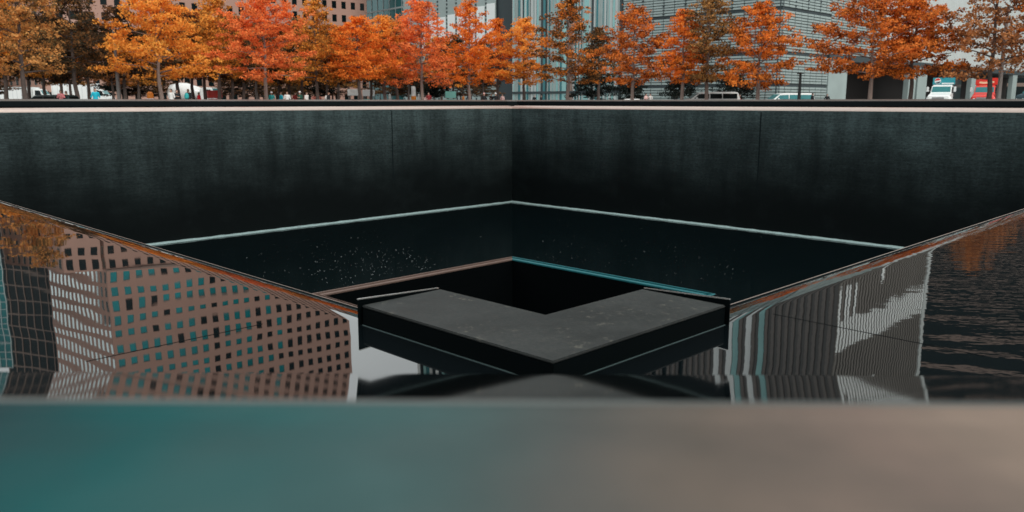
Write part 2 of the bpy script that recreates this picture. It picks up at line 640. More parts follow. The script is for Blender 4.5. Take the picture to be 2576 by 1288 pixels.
for sd, lab in (('near_left', 'near pool wall on the left with brown rim under the rippled water'), ('near_right', 'near pool wall on the right below the striped reflection'),
                ('far_left', 'far dark granite wall left of the pool corner'), ('far_right', 'far dark granite wall right of the pool corner')):
    p, u, n = SIDES[sd]
    root = thing('pool_wall', lab, 'pool wall', (p.x, p.y, ZF), math.atan2(u.y, u.x), 'granite walls of the pool')
    mb = MB()
    top = ZL - ZF
    mb.box(0, S, .0, .25, 0, top)
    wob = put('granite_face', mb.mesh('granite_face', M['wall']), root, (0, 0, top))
    wob.data.transform(Matrix.Translation((0, 0, -top)))
    mb = MB()
    for o, z in lip:
        mb.add([], [])
    vs, fs = [], []
    outward = 1 if (Vector((-u.y, u.x, 0)).dot(n) > 0) else -1
    if outward < 0:
        wob.data.transform(Matrix.Scale(-1, 4, (0, 1, 0)))
        wob.data.flip_normals()
    seg = 60
    for o, z in lip:
        for k in range(seg + 1):
            vs.append((-o + (S + 2 * o) * k / seg, outward * o, z - ZF))
    for i in range(len(lip) - 1):
        for k in range(seg):
            fs.append((i * (seg + 1) + k, i * (seg + 1) + k + 1, (i + 1) * (seg + 1) + k + 1, (i + 1) * (seg + 1) + k))
    mb.add(vs, fs)
    mb.build('weir_lip', M['lip'], root, smooth=True)
    if sd.startswith('far'):
        jx = [S - 14.6] if sd == 'far_left' else [26.5, ]
        for j in jx:
            mb = MB()
            mb.box(j, j + .09, outward * -.012, outward * .02, top - 6.2, top - .12)
            mb.build('wall_joint', M['joint'], root)

# foam line where the falling water meets the pool
for sd, lab in (('far_left', 'white foam line along the foot of the left far wall'), ('far_right', 'white foam line along the foot of the right far wall')):
    p, u, n = SIDES[sd]
    mb = MB()
    fr = random.Random(5)
    k, x = 0, -.0
    pts = []
    while x < S:
        pts.append((x, -.34 - .10 * fr.random(), .085 + .035 * fr.random()))
        x += .55
    pts.append((S, -.38, .1))
    vs, fs = [], []
    for x, o, h in pts:
        vs += [side_pt(sd, x, -.02, ZF + h), side_pt(sd, x, o * .6, ZF + h * .95), side_pt(sd, x, o, ZF + .012)]
    for i in range(len(pts) - 1):
        a, c = 3 * i, 3 * i + 3
        fs += [(a, a + 1, c + 1, c), (a + 1, a + 2, c + 2, c + 1)]
    mb.add(vs, fs)
    tag(mb.build('foam_line', M['foam'], smooth=True), lab, 'foam', kind='stuff')

# pool floor water with the square void
HV = 7.0
CEN = S / 2
mb = MB()
i0, i1 = CEN - HV - .45, CEN + HV + .45
O_ = [PP(0, 0, ZF), PP(S, 0, ZF), PP(S, S, ZF), PP(0, S, ZF)]
I_ = [PP(i0, i0, ZF), PP(i1, i0, ZF), PP(i1, i1, ZF), PP(i0, i1, ZF)]
mb.add(O_ + I_, [(i, (i + 1) % 4, (i + 1) % 4 + 4, i + 4) for i in range(4)])
tag(mb.build('pool_water', M['floor']), kind='structure')
mb = MB()
mb.add([PP(i0, i0, ZF - 5.5), PP(i1, i0, ZF - 5.5), PP(i1, i1, ZF - 5.5), PP(i0, i1, ZF - 5.5)], [(0, 1, 2, 3)])
tag(mb.build('void_floor', M['void']), kind='structure')
a0, a1 = CEN - HV, CEN + HV
for nm, p0, p1, rim, lab in (('fl', PP(a1, a0), PP(a1, a1), 'rim_brown', 'far left wall of the square void with brown reflection on its rim'), ('fr', PP(a1, a1), PP(a0, a1), 'rim_teal', 'far right wall of the square void with teal reflection on its rim'),
                             ('nr', PP(a0, a1), PP(a0, a0), 'rim_teal', 'near right wall of the square void behind the stone block'), ('nl', PP(a0, a0), PP(a1, a0), 'rim_brown', 'near left wall of the square void behind the stone block')):
    d = p1 - p0
    L = d.length
    rz = math.atan2(d.y, d.x)
    root = thing('void_wall', lab, 'void wall', (p0.x, p0.y, ZF - 5.5), rz, 'walls of the square void')
    nrm = Vector((-math.sin(rz), math.cos(rz), 0))
    out = 1 if nrm.dot(p0 + d / 2 - PP(CEN, CEN)) > 0 else -1
    mb = MB()
    mb.box(0, L, *sorted((0, out * .44)), 0, 5.38)
    mb.build('granite_face', M['void'], root)
    mb = MB()
    prof = [(-.02, 5.385), (-.02, 5.46), (.01, 5.49), (.06, 5.51), (.10, 5.51), (.10, 5.40), (.30, 5.40), (.30, 5.53), (.40, 5.54), (.47, 5.45), (.46, 5.385)]
    n_ = len(prof)
    vs = [(-o, out * o, z) for o, z in prof] + [(L + o, out * o, z) for o, z in prof]
    mb.add(vs, [(i, (i + 1) % n_, (i + 1) % n_ + n_, i + n_) for i in range(n_)])
    mb.build('rim', M[rim], root)

# splash flecks and painted ripple glints on the pool water
mb = MB()
fr = random.Random(3)


def fleck(x, y, s):
    h = s * (.5 + .5 * fr.random())
    mb.add([(x - s, y, ZF + .01), (x, y - s, ZF + .01), (x + s, y, ZF + .01), (x, y + s, ZF + .01), (x, y, ZF + .01 + h)],
           [(0, 1, 4), (1, 2, 4), (2, 3, 4), (3, 0, 4)])


def floor_at(px, py):
    c, s = math.cos(R(PITCH)), math.sin(R(PITCH))
    x, u = (px - 1288) / FPX, (644 - py) / FPX
    d = Vector((x, c + u * s, -s + u * c))
    return d * (ZF / d.z)


for k in range(420):
    px = fr.gauss(930, 130) if k < 300 else fr.uniform(1350, 1850)
    py = fr.gauss(668, 36) if k < 300 else fr.gauss(655, 40)
    if py < 590 or py > 735:
        continue
    q = floor_at(px, py)
    dd = Vector((q.x, q.y, 0)) - N
    a, b_ = dd.dot(eL), dd.dot(eR)
    if a1 + .6 > a > a0 - .6 and a1 + .6 > b_ > a0 - .6:
        continue
    fleck(q.x, q.y, fr.choice((.007, .010, .013, .022)) * (1.0 if k < 300 else .7))
for k in range(700):  # tiny flecks added as glints on the ripples
    q = floor_at(fr.uniform(430, 2230), fr.uniform(545, 745))
    dd = Vector((q.x, q.y, 0)) - N
    a, b_ = dd.dot(eL), dd.dot(eR)
    if not (.5 < a < S - .8 and .5 < b_ < S - .8) or (a1 + .6 > a > a0 - .6 and a1 + .6 > b_ > a0 - .6):
        continue
    fleck(q.x, q.y, fr.choice((.004, .005, .007)))
tag(mb.build('splash_glint_flecks', M['mull_pale']), 'scattered white splashes and added ripple glints on the dark pool water', 'splash', kind='stuff')

# L-shaped stone blocks standing in the corners of the weir


def corner_block(corner, s1, s2, lab, deep):
    # corner: plan point of the wall corner; s1, s2: unit vectors along the two sides, away from the corner
    rz = math.atan2(s1.y, s1.x)
    root = thing('corner_block', lab, 'stone block', (corner.x, corner.y, ZW), rz, 'stone blocks in the pool corners')
    sg = 1 if s1.cross(s2).z > 0 else -1
    o, wd, L = RL, .167, .420

    def T(a, b):
        return (a, sg * b)
    A = [T(-o, -o), T(-o + L, -o), T(-o + L, -o + wd), T(-o + wd, -o + wd), T(-o + wd, -o + L), T(-o, -o + L)]
    if sg < 0:
        A = A[::-1]
    h = .0295
    MB().extrude(A, 'z', -.05 - deep, h).build('granite_block', M['black'], root, bevel=.0012)
    q = .0006
    MB().extrude([(x, y) for x, y in A], 'z', h, h + .004).build('top_face', M['slab'], root, bevel=.0014)
    mb = MB()
    e = .0009
    for (x0, y0), (x1, y1) in (((-o - e, -o - e), (-o + L, -o)), ((-o - e, -o), (-o, -o + L))):
        ya, yb = sorted((sg * y0, sg * y1))
        mb.box(x0, x1, ya, yb, -.002, .0009)
    mb.build('waterline_glint', M['strip'], root)  # added strip standing in for the sky glint in the waterline meniscus
    for k in (0, 1):
        mb = MB()
        t0, t1 = -o + L + .0050, -o + L + .0075
        pts = [(-o - .004, -.05), (-o + wd, -.05), (-o + wd, h + .004), (-o - .004, h + .0125)]
        if k == 0:
            vs = [T(t0, b) + (z,) for b, z in pts] + [T(t1, b) + (z,) for b, z in pts]
        else:
            vs = [T(b, t0) + (z,) for b, z in pts] + [T(b, t1) + (z,) for b, z in pts]
        mb.add(vs, [(0, 1, 2, 3), (7, 6, 5, 4), (0, 4, 5, 1), (1, 5, 6, 2), (2, 6, 7, 3), (3, 7, 4, 0)])
        pl = mb.build('end_plate', M['black'], root)
        mb = MB()
        vs = []
        for d in (t0 - .0006, t1 + .0006):
            for b, z in ((-o - .004, h + .0126), (-o + wd, h + .0041), (-o + wd, h + .0058), (-o - .004, h + .0143)):
                vs.append((T(d, b) if k == 0 else T(b, d)) + (z,))
        mb.add(vs, [(0, 1, 2, 3), (7, 6, 5, 4), (0, 4, 5, 1), (1, 5, 6, 2), (2, 6, 7, 3), (3, 7, 4, 0)])
        mb.build('edge_trim', M['steel'], pl)
    return root


corner_block(PP(0, 0), eL, eR, 'L-shaped dark stone block standing in the water at the near corner', 0)
corner_block(PP(S, S), -eL, -eR, 'small dark stone block closing the far corner of the weir', .55)

# thin joints crossing the trough
for (p0, p1), lab in (((( -.600, 1.119), (-.411, 1.319)), 'thin dark joint crossing the water on the left'),
                      (((.450, 1.384), (.68, 1.144)), 'thin dark joint crossing the water on the right')):
    d = Vector((p1[0] - p0[0], p1[1] - p0[1], 0))
    mb = MB()
    mb.box(0, d.length, -.0007, .0007, -.01, .0004)
    tag(mb.build('joint_strip', M['black'], None, (p0[0], p0[1], ZW), math.atan2(d.y, d.x)), lab, 'joint strip', 'joints across the trough')

# ---------------------------------------------------------------- bronze parapets
OI = 1.009                          # inner edge, metres outside the wall face
ZRIDGE = -math.tan(R(20.42)) * .180
S0, DS, LCOP = 17.88, .2, .33
RIDGE = .334                       # ridge, metres further out
T22 = math.tan(R(22.5))


def parapet_profile(dz):
    # (outward from the inner edge, z): sloping polished coping, ridge, flatter panel
    cop = []
    y, z = 0.0, 0.0
    cop.append((0.0, 0.0))
    n = 16
    for k in range(n):
        a = R(S0 + DS * (k + .5) / n)
        y += LCOP / n * math.cos(a)
        z -= LCOP / n * math.sin(a)
        cop.append((y, z))
    for k in range(1, 6):
        a = R(S0 + DS + k * 14)
        y += .006 * math.cos(a)
        z -= .006 * math.sin(a)
        cop.append((y, z))
    end = y
    cop = [(RIDGE - (yy * RIDGE / end), ZRIDGE + zz + dz) for yy, zz in cop]
    pan = [(RIDGE, ZRIDGE + dz)]
    for k in range(1, 7):
        pan.append((RIDGE + .0022 * k, ZRIDGE + dz + .0022 * math.tan(R(15 - 2.6 * k)) * k * .9))
    z1 = pan[-1][1]
    pan += [(RIDGE + .03, z1 - .0002), (RIDGE + .44, z1 - .035), (RIDGE + .46, z1 - .06), (RIDGE + .46, z1 - .2)]
    leg = [(RIDGE + .44, z1 - .2), (RIDGE + .2, z1 - .2), (RIDGE + .2, ZP - .02), (.30, ZP - .02), (.30, ZW + .055), (.0, ZW + .055), (0.0, cop[-1][1]), ]
    edge = pan[:3]
    return cop, pan[2:], leg, edge


def strip_between(mb, prof, fa, fb, closed=False):
    vs = [fa(o, z) for o, z in prof] + [fb(o, z) for o, z in prof]
    n = len(prof)
    mb.add(vs, [(i, i + 1, i + 1 + n, i + n) for i in range(n - 1)])


def make_parapet(root, length_fn, dz0, dz1):
    # length_fn(o) -> x range at outward offset o
    c0, p0, l0, e0 = parapet_profile(dz0)
    c1, p1, l1, e1 = parapet_profile(dz1)
    for nm, a, b, m in (('coping', c0, c1, M['mirror']), ('panel', p0, p1, M['panel']), ('base', l0, l1, M['bronze']), ('ridge_edge', e0, e1, M['ridge_glint'])):
        mb = MB()
        vs = [(length_fn(o)[0], o, z) for o, z in a] + [(length_fn(o)[1], o, z) for o, z in b]
        n = len(a)
        mb.add(vs, [(i, i + 1, i + 1 + n, i + n) for i in range(n - 1)])
        if m is M['mirror'] and dz1 > .1:
            m = M['coping']
        if nm in ('panel', 'ridge_edge') and dz1 > .1:
            m = M['coping']
        mb.build(nm, m, root, smooth=(nm == 'coping'))


LEG = .707
for sd, dz0, dz1, lab in (('near_left', 0, .24, 'bronze parapet running away along the near left side'), ('near_right', .24, 0, 'bronze parapet running away along the near right side'),
                          ('far_left', .24, .24, 'long low dark parapet under the trees left of the far corner'), ('far_right', .24, .24, 'long low dark parapet under the trees right of the far corner')):
    p, u, n = SIDES[sd]
    q = p + n * OI
    flip = Vector((-u.y, u.x, 0)).dot(n) < 0
    root = thing('bronze_parapet', lab, 'parapet', (q.x, q.y, 0), math.atan2(u.y, u.x), 'bronze parapets round the pool')
    x0 = -OI + LEG
    make_parapet(root, lambda o: (x0 - o * T22, S - x0 + o * T22), dz0, dz1)
    if flip:
        for ch in root.children:
            ch.data.transform(Matrix.Scale(-1, 4, (0, 1, 0)))

for base, dirv, dz, lab, yw in ((PP(0, 0), -(eL + eR).normalized(), 0, 'blurred bronze parapet corner in the foreground, reflecting green at left and brown at right', -.8),
                                (PP(S, S), (eL + eR).normalized(), .24, 'short parapet piece across the far corner', 0)):
    dist = (OI - LEG / 2) * math.sqrt(2)
    q = base + dirv * dist
    rz = math.atan2(dirv.y, dirv.x) - math.pi / 2
    root = thing('bronze_parapet', lab, 'parapet', (q.x, q.y, 0), rz + R(yw), 'bronze parapets round the pool')
    hl = LEG / math.sqrt(2)
    make_parapet(root, lambda o: (-hl - o * T22, hl + o * T22), dz, dz + 1e-6)
    if dz == 0:
        near_parapet = root
        for ch in root.children:             # local x must run left to right for the painted reflections
            ch.data.transform(Matrix.Rotation(math.pi, 4, 'Z'))
        root.rotation_euler.z -= math.pi

# ---------------------------------------------------------------- buildings


def facade_at(root, Lp, Rp):
    Lp, Rp = Vector((*Lp, 0)), Vector((*Rp, 0))
    d = Rp - Lp
    return (Lp.x - root.location.x, Lp.y - root.location.y, 0), math.atan2(d.y, d.x), d.length


def core(root, pts, z1, m, z0=0.0):
    n = len(pts)
    mb = MB()
    c = [(p[0] - root.location.x, p[1] - root.location.y) for p in pts]
    mb.extrude(c, 'z', z0, z1)
    return mb.build('body', m, root)


def holes_wall(mb, x0, cols, cw, z0, rows, rh, ww, wh, sill, rec=.3):
    # a wall pierced by windows; returns window rectangles
    out = []
    for r in range(rows):
        zb = z0 + r * rh
        zs, zt, ze = zb + sill, zb + sill + wh, zb + rh
        X0, X1 = x0, x0 + cols * cw
        mb.add([(X0, 0, zb), (X1, 0, zb), (X1, 0, zs), (X0, 0, zs)], [(0, 1, 2, 3)])
        mb.add([(X0, 0, zt), (X1, 0, zt), (X1, 0, ze), (X0, 0, ze)], [(0, 1, 2, 3)])
        for c in range(cols + 1):
            a = x0 + (c - 1) * cw + (cw + ww) / 2 if c else x0
            b = x0 + c * cw + (cw - ww) / 2 if c < cols else X1
            mb.add([(a, 0, zs), (b, 0, zs), (b, 0, zt), (a, 0, zt)], [(0, 1, 2, 3)])
        for c in range(cols):
            a = x0 + c * cw + (cw - ww) / 2
            b = a + ww
            mb.add([(a, 0, zs), (b, 0, zs), (b, rec, zs), (a, rec, zs)], [(0, 1, 2, 3)])
            mb.add([(a, 0, zt), (b, 0, zt), (b, rec, zt), (a, rec, zt)], [(0, 1, 2, 3)])
            mb.add([(a, 0, zs), (a, rec, zs), (a, rec, zt), (a, 0, zt)], [(0, 1, 2, 3)])
            mb.add([(b, 0, zs), (b, rec, zs), (b, rec, zt), (b, 0, zt)], [(0, 1, 2, 3)])
            out.append((c, r, a, b, zs, zt))
    return out


def pane(mb, a, b, z0, z1, d):
    mb.add([(a, d, z0), (b, d, z0), (b, d, z1), (a, d, z1)], [(0, 1, 2, 3)])


# brown stone tower on the left
def lerp2(p, q, t):
    return (p[0] + (q[0] - p[0]) * t, p[1] + (q[1] - p[1]) * t)


A_c, A_r, A_l = (-105.0, 210.0), (-52.0, 258.0), (-132.5, 231.5)
T_A = thing('office_tower', 'brown stone office tower with a grid of square windows on the left', 'building', (A_c[0], A_c[1], ZP))
FH = 3.9
PODF, TOWF = 11, 17
Zpod = PODF * FH
core(T_A, [(A_c[0] - .04, A_c[1] + 1.1), (A_r[0] - .6, A_r[1] + .7), (A_r[0] - 40, A_r[1] + 45), (A_l[0] - 20, A_l[1] + 60), (A_l[0] + .9, A_l[1] + .9)], Zpod + TOWF * FH - .3, M['stone_edge'])
loc, rz, L = facade_at(T_A, A_c, A_r)
cols = int(L / 3.2)
cw = L / cols
singles, rest = [], {'glass_dark': MB(), 'glass_teal': MB(), 'glass_pale': MB()}
mb = MB()
w1 = holes_wall(mb, 0, cols + 3, cw, 0, PODF, FH, 1.55, 2.1, 1.0)
w2 = holes_wall(mb, 0, cols, cw, Zpod, TOWF, FH, 1.65, 2.1, .95)
MB_wall = mb.build('wall', M['stone'], T_A, loc, rz)
wr = random.Random(9)
for c, r, a, b, z0, z1 in w1:
    if r >= 4 and len(singles) < 100 and r < 8:
        singles.append((a, b, z0, z1))
    else:
        pane(rest['glass_dark'], a, b, z0, z1, .22)
for c, r, a, b, z0, z1 in w2:
    teal = c < 11 + r * .15 and wr.random() > .1 or (c < 15 and wr.random() < .25)  # painted reflection: teal panes on the left, dark panes on the right
    if c == 8 and wr.random() < .7:
        teal = False
    pane(rest['glass_teal' if teal else 'glass_dark'], a, b, z0, z1, .22)
win_me = MB()
win_me.box(-.775, .775, .2, .24, 0, 2.1)
win_me.box(-.03, .03, .15, .199, 0, 2.1)
win_me = win_me.mesh('window', M['glass_dark'])
m3 = Matrix.Rotation(rz, 3, 'Z')
for a, b, z0, z1 in singles:
    q = m3 @ Vector(((a + b) / 2, 0, z0))
    put('window', win_me, T_A, (loc[0] + q.x, loc[1] + q.y, z0), rz)
mb = MB()
MB().box(L + .1, L + 9.3, .6, 20, 0, Zpod - .3).build('podium_body', M['stone_edge'], T_A, loc, rz)
mb.box(-.2, L + 9.8, -.5, -.002, Zpod - .25, Zpod + .35)
MB().box(-.2, L + .2, -.9, -.002, Zpod + TOWF * FH, Zpod + TOWF * FH + .8).build('cornice', M['stone_edge'], T_A, loc, rz)
mb.build('ledge', M['stone_edge'], T_A, loc, rz)
# left face with pale windows
loc2, rz2, L2 = facade_at(T_A, A_l, A_c)
cols2 = 15
mb = MB()
w3 = holes_wall(mb, 0, cols2, L2 / cols2, 0, PODF + TOWF, FH, 1.15, 2.3, .9)
mb.build('wall', M['stone'], T_A, loc2, rz2)
side_p = MB()
for c, r, a, b, z0, z1 in w3:
    pane(side_p, a, b, z0, z1, .03)
# podium wing stepping out at the left
P_r, P_c, P_l = (-105.6, 209.2), (-113.8, 206.0), (-137.0, 219.5)
core(T_A, [(P_c[0] - .05, P_c[1] + .8), (P_r[0] - .3, P_r[1] + .6), (-108, 214), (-124, 226), (P_l[0] + .8, P_l[1] + .8)], Zpod - .2, M['stone_edge'])
loc3, rz3, L3 = facade_at(T_A, P_c, P_r)
mb = MB()
w4 = holes_wall(mb, 0, 3, L3 / 3, 0, PODF, FH, 1.55, 2.1, 1.0)
mb.build('wall', M['stone'], T_A, loc3, rz3)
wing = MB()
for c, r, a, b, z0, z1 in w4:
    pane(wing, a, b, z0, z1, .22)
loc4, rz4, L4 = facade_at(T_A, P_l, P_c)
mb = MB()
w5 = holes_wall(mb, 0, 10, L4 / 10, 0, PODF, FH, 1.2, 2.3, .9)
mb.build('wall', M['stone'], T_A, loc4, rz4)
wl = MB()
for c, r, a, b, z0, z1 in w5:
    pane(wl, a, b, z0, z1, .03)
# all windows past the first hundred: one part
big = MB()
mats = []
bm_all = bpy.data.meshes.new('window')
faces_m = []
allv, allf = [], []


def merge(src, lo, rzz, mi):
    mm = Matrix.Rotation(rzz, 3, 'Z')
    n0 = len(allv)
    for v in src.v:
        q = mm @ Vector(v)
        allv.append((q.x + lo[0], q.y + lo[1], q.z))
    for f in src.f:
        allf.append(tuple(i + n0 for i in f))
        faces_m.append(mi)


merge(rest['glass_dark'], loc, rz, 0)
merge(rest['glass_teal'], loc, rz, 1)
merge(side_p, loc2, rz2, 2)
merge(wing, loc3, rz3, 0)
merge(wl, loc4, rz4, 2)
bm_all.from_pydata(allv, [], allf)
for k in ('glass_dark', 'glass_teal', 'glass_pale'):
    bm_all.materials.append(M[k])
bm_all.polygons.foreach_set('material_index', faces_m)
put('window', bm_all, T_A)['kind'] = 'stuff'


def curtain(root, Lp, Rp, z0, z1, cw, rh, glass, mull, mw=.18, mh=.3, dep=.15, vert=True):
    lo, rzz, L = facade_at(root, Lp, Rp)
    mb = MB()
    mb.box(0, L, .02, .3, z0, z1)
    mb.build('glazing', glass, root, lo, rzz)
    mb = MB()
    n = max(1, round(L / cw))
    if vert:
        for k in range(n + 1):
            x = L * k / n
            mb.box(x - mw / 2, x + mw / 2, -dep, .018, z0, z1)
    nr = round((z1 - z0) / rh)
    for k in range(nr + 1):
        z = z0 + (z1 - z0) * k / nr
        for c in range(n):
            xa = L * c / n + (mw / 2 if vert else 0)
            xb = L * (c + 1) / n - (mw / 2 if vert else 0)
            mb.box(xa, xb, -dep * .7, .017, z - mh / 2, z + mh / 2)
    mb.build('mullions', mull, root, lo, rzz)


def tower(lab, front, z1, glass, mull, cw, rh, back=25, **k):
    base = front[0]
    root = thing('office_tower', lab, 'building', (base[0], base[1], ZP))
    c = Vector((0, 0))
    pts = [Vector(p) for p in front]
    away = (sum(pts, Vector((0, 0))) / len(pts)).normalized()
    ins = [p + away * .6 for p in pts]
    core(root, [tuple(p) for p in ins] + [tuple(pts[-1] + away * back), tuple(pts[0] + away * back)], z1 - .2, M['louver_dk'])
    for a, b in zip(front[:-1], front[1:]):
        curtain(root, a, b, 0, z1, cw, rh, glass, mull, **k)
    return root


tower('dark glass tower with a brown window grid beside the brown stone tower', [(-166.0, 262.0), (-140.0, 252.0)], 112, M['glass_dark'], M['mull'], 3.3, 4.4, mw=.35, mh=.45)
tower('pale gridded glass tower at the left edge', [(-175.0, 205.0), (-126.5, 201.0)], 66, M['glass_blue'], M['mull_pale'], 1.6, 1.9, mw=.16, mh=.16)
tower('teal glass office block with pale floor bands in the gap behind the orange trees', [(-57.0, 302.0), (-30.0, 266.0)], 52, M['glass_blue'], M['mull_pale'], 4.0, 4.2, mw=.2, mh=.5)
tower('dark tower with horizontal pale bands at the right edge', [(149.0, 302.0), (290.0, 250.0)], 190, M['glass_dark'], M['mull'], 14.0, 6.5, mw=.8, mh=1.2, vert=False)

# right-hand building: louvred podium and finned tower
K = (41.0, 130.0)
KL = (-25.0, 196.0)
KR = (151.0, 240.0)
T_D = thing('office_building', 'pale louvred office building with a finned glass tower on the right', 'building', (K[0], K[1], ZP))
ZPD = 27.5
core(T_D, [(K[0], K[1] + .7), (KR[0] - .5, KR[1] + .5), (KR[0] - 60, KR[1] + 40), (KL[0] + 60, KL[1] + 60), (KL[0] + .5, KL[1] + .5)], ZPD - .2, M['louver_dk'], z0=8.5)
core(T_D, [(K[0], K[1] + .7), (K[0] + 11.7, K[1] + 12.4), (K[0] + 2, K[1] + 30), (KL[0] + 24, KL[1] + 22), (KL[0] + .5, KL[1] + .5)], 8.48, M['louver_dk'])
lo, rzz, L = facade_at(T_D, KL, K)
fr = random.Random(21)
# 1 panelled bay with white strips and dark ladder joints (u 0..30.8)
mb, wht, dk = MB(), MB(), MB()
nb = 10
bw = 30.8 / nb
for k in range(nb):
    x = k * bw
    mb.box(x + .30, x + bw - .30, 0, .3, 0, ZPD)
    dk.box(x - .30 + (.31 if k == 0 else 0), x + .30, .12, .3, 0, ZPD)
    for r in range(int(ZPD / .8)):
        mb.box(x - .29 + (.31 if k == 0 else 0), x + .29, .04, .118, r * .8, r * .8 + .34)
    if k >= 2:
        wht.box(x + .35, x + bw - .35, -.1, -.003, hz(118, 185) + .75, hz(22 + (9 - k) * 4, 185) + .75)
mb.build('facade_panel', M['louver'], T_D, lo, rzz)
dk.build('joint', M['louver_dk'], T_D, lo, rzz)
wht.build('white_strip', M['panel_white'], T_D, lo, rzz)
# 2 dark recess
MB().box(30.85, 35.35, 1.2, 1.5, 0, ZPD).build('recess', M['panel_teal'], T_D, lo, rzz)
mb = MB()
for r in range(7):
    mb.box(30.86, 35.34, .7, 1.198, r * 4 + 3.6, r * 4 + 3.9)
mb.build('recess_slab', M['louver_dk'], T_D, lo, rzz)
# 3 vertical glass strips (u 35.4..62.5)
groups = {k: MB() for k in ('panel_mint', 'panel_teal', 'louver', 'mull', 'panel_pale', 'louver_dk')}
x = 35.4
while x < 62.3:
    wdt = fr.choice((.16, .22, .3, .45, .6))
    wdt = min(wdt, 62.5 - x)
    k = fr.choice(('panel_mint', 'panel_teal', 'panel_teal', 'louver', 'mull', 'louver_dk', 'panel_pale', 'panel_mint', 'louver'))
    groups[k].box(x, x + wdt - .02, fr.uniform(0, .12), .45, 0, ZPD)
    x += wdt
for k, g in groups.items():
    g.build('glass_strip', M[k], T_D, lo, rzz)
mb = MB()
mb.box(35.4, 62.5, -.16, -.002, 2.3, 2.75)
mb.box(62.5, 63.0, -.2, .4, 0, ZPD)
mb.build('transom', M['louver_dk'], T_D, lo, rzz)


def louvres(x0, x1, lo, rzz, zs=0.0, z1=ZPD, bands=(2.9, 7.8, 14.4, 21.5), ladders=True):
    mb, dk = MB(), MB()
    bay = 2.15
    n = max(1, round((x1 - x0) / bay))
    for k in range(n):
        a, c = x0 + (x1 - x0) * k / n, x0 + (x1 - x0) * (k + 1) / n
        z = zs + .1
        while z < z1 - .3:
            if not any(bz < z < bz + .6 for bz in bands):
                gap = .12 if k % 2 else .16
                mb.box(a + .07, c - .07, fr.uniform(0, .05), .2, z, z + .31)
            z += .44
        if ladders and k % 2 == 0:
            z = 14.6
            while z < z1 - .5:
                dk.box(a - .2, a + .2, -.05, -.002, z, z + .22)
                z += .62
    mb.build('louvre_screen', M['louver'], T_D, lo, rzz)
    if dk.v:
        dk.build('ladder_joint', M['louver_dk'], T_D, lo, rzz)
    MB().box(x0, x1, .25, .45, zs, z1).build('backing', M['louver_dk'], T_D, lo, rzz)


louvres(63.0, L, lo, rzz)
lo5, rz5, L5 = facade_at(T_D, K, KR)
louvres(0.0, 17.0, lo5, rz5)
louvres(17.0, 40.0, lo5, rz5, zs=8.6, bands=(), ladders=False)
# ribbed pale wall above the loading docks
mb = MB()
x = 40.0
while x < L5 - 1:
    mb.box(x, x + .95, 0, .3, 8.6, 13.6)
    mb.box(x, x + .95, .03, .3, 13.8, ZPD)
    x += 1.0
mb.build('ribbed_cladding', M['panel_pale'], T_D, lo5, rz5)
MB().box(17.0, L5 - .5, -.1, .4, 7.6, 8.55).build('dock_lintel', M['louver_dk'], T_D, lo5, rz5)
for a, c in ((17.2, 24.6), (53.4, 57.2), (58.3, 63.4), (92.0, 96.0), (125, 129)):
    MB().box(a, c, -.02, 1.0, 0, 7.55).build('pier', M['louver'], T_D, lo5, rz5, bevel=.04)
MB().box(17.2, L5 - .6, 9.0, 9.4, 0, 7.5).build('dock_back_wall', mat('dock_wall', (.018, .014, .013), .8, var=.3), T_D, lo5, rz5)
MB().box(17.2, L5 - .6, .45, 8.98, 7.52, 7.58).build('dock_ceiling', M['louver_dk'], T_D, lo5, rz5)
MB().box(16.6, 17.15, .5, 9.0, 0, 7.5).build('dock_side_wall', M['louver_dk'], T_D, lo5, rz5)

# tower above
Q_l, Q_c, Q_r = (-28.0, 237.0), (60.0, 149.0), (93.0, 182.0)
ZT = 122.0
core(T_D, [(Q_c[0], Q_c[1] + .9), (Q_r[0] - .9, Q_r[1]), (Q_r[0] - 50, Q_r[1] + 55), (Q_l[0] + .9, Q_l[1])], ZT - .3, M['glass_dark'], z0=ZPD - .1)
lo6, rz6, L6 = facade_at(T_D, Q_l, Q_c)
lo7, rz7, L7 = facade_at(T_D, Q_c, Q_r)


def px_to_u(px):                   # along the tower's left face
    k = (px - 1288) / FPX * 1.035
    t = (60 - k * 149) / (1 + k)
    return L6 - t * math.sqrt(2)


g = {k: MB() for k in ('fin', 'fin_glass', 'panel_white', 'panel_mint', 'glass_dark', 'panel_teal', 'panel_pale')}
n = int(L6 / 1.4)
pale_px = [(1612, 1616, 66, ZT, 'panel_white'), (1640, 1644, 60, ZT, 'panel_pale'), (1668, 1672, 62, ZT, 'panel_white'), (1700, 1704, 60, ZT, 'panel_white'), (1790, 1795, 30, ZT, 'panel_white'), (1822, 1827, 30, ZT, 'panel_white'), (1842, 1846, 30, ZT, 'panel_mint'), (1866, 1871, 30, ZT, 'panel_white'), (1898, 1903, 30, ZT, 'panel_mint')]  # pale strips stand in for bright sky reflected in the glass
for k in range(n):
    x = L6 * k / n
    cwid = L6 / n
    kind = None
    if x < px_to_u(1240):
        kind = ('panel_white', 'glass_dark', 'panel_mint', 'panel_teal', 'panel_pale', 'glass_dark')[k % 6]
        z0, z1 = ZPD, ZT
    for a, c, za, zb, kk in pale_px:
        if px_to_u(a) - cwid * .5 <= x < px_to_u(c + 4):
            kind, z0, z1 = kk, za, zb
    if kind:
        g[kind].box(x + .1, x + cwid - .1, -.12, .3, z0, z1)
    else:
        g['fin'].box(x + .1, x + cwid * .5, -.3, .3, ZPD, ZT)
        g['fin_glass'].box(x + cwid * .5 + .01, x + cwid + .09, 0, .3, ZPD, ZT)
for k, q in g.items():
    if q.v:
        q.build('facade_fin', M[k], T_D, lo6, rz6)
g = {k: MB() for k in ('fin_pale', 'panel_white', 'panel_pale')}
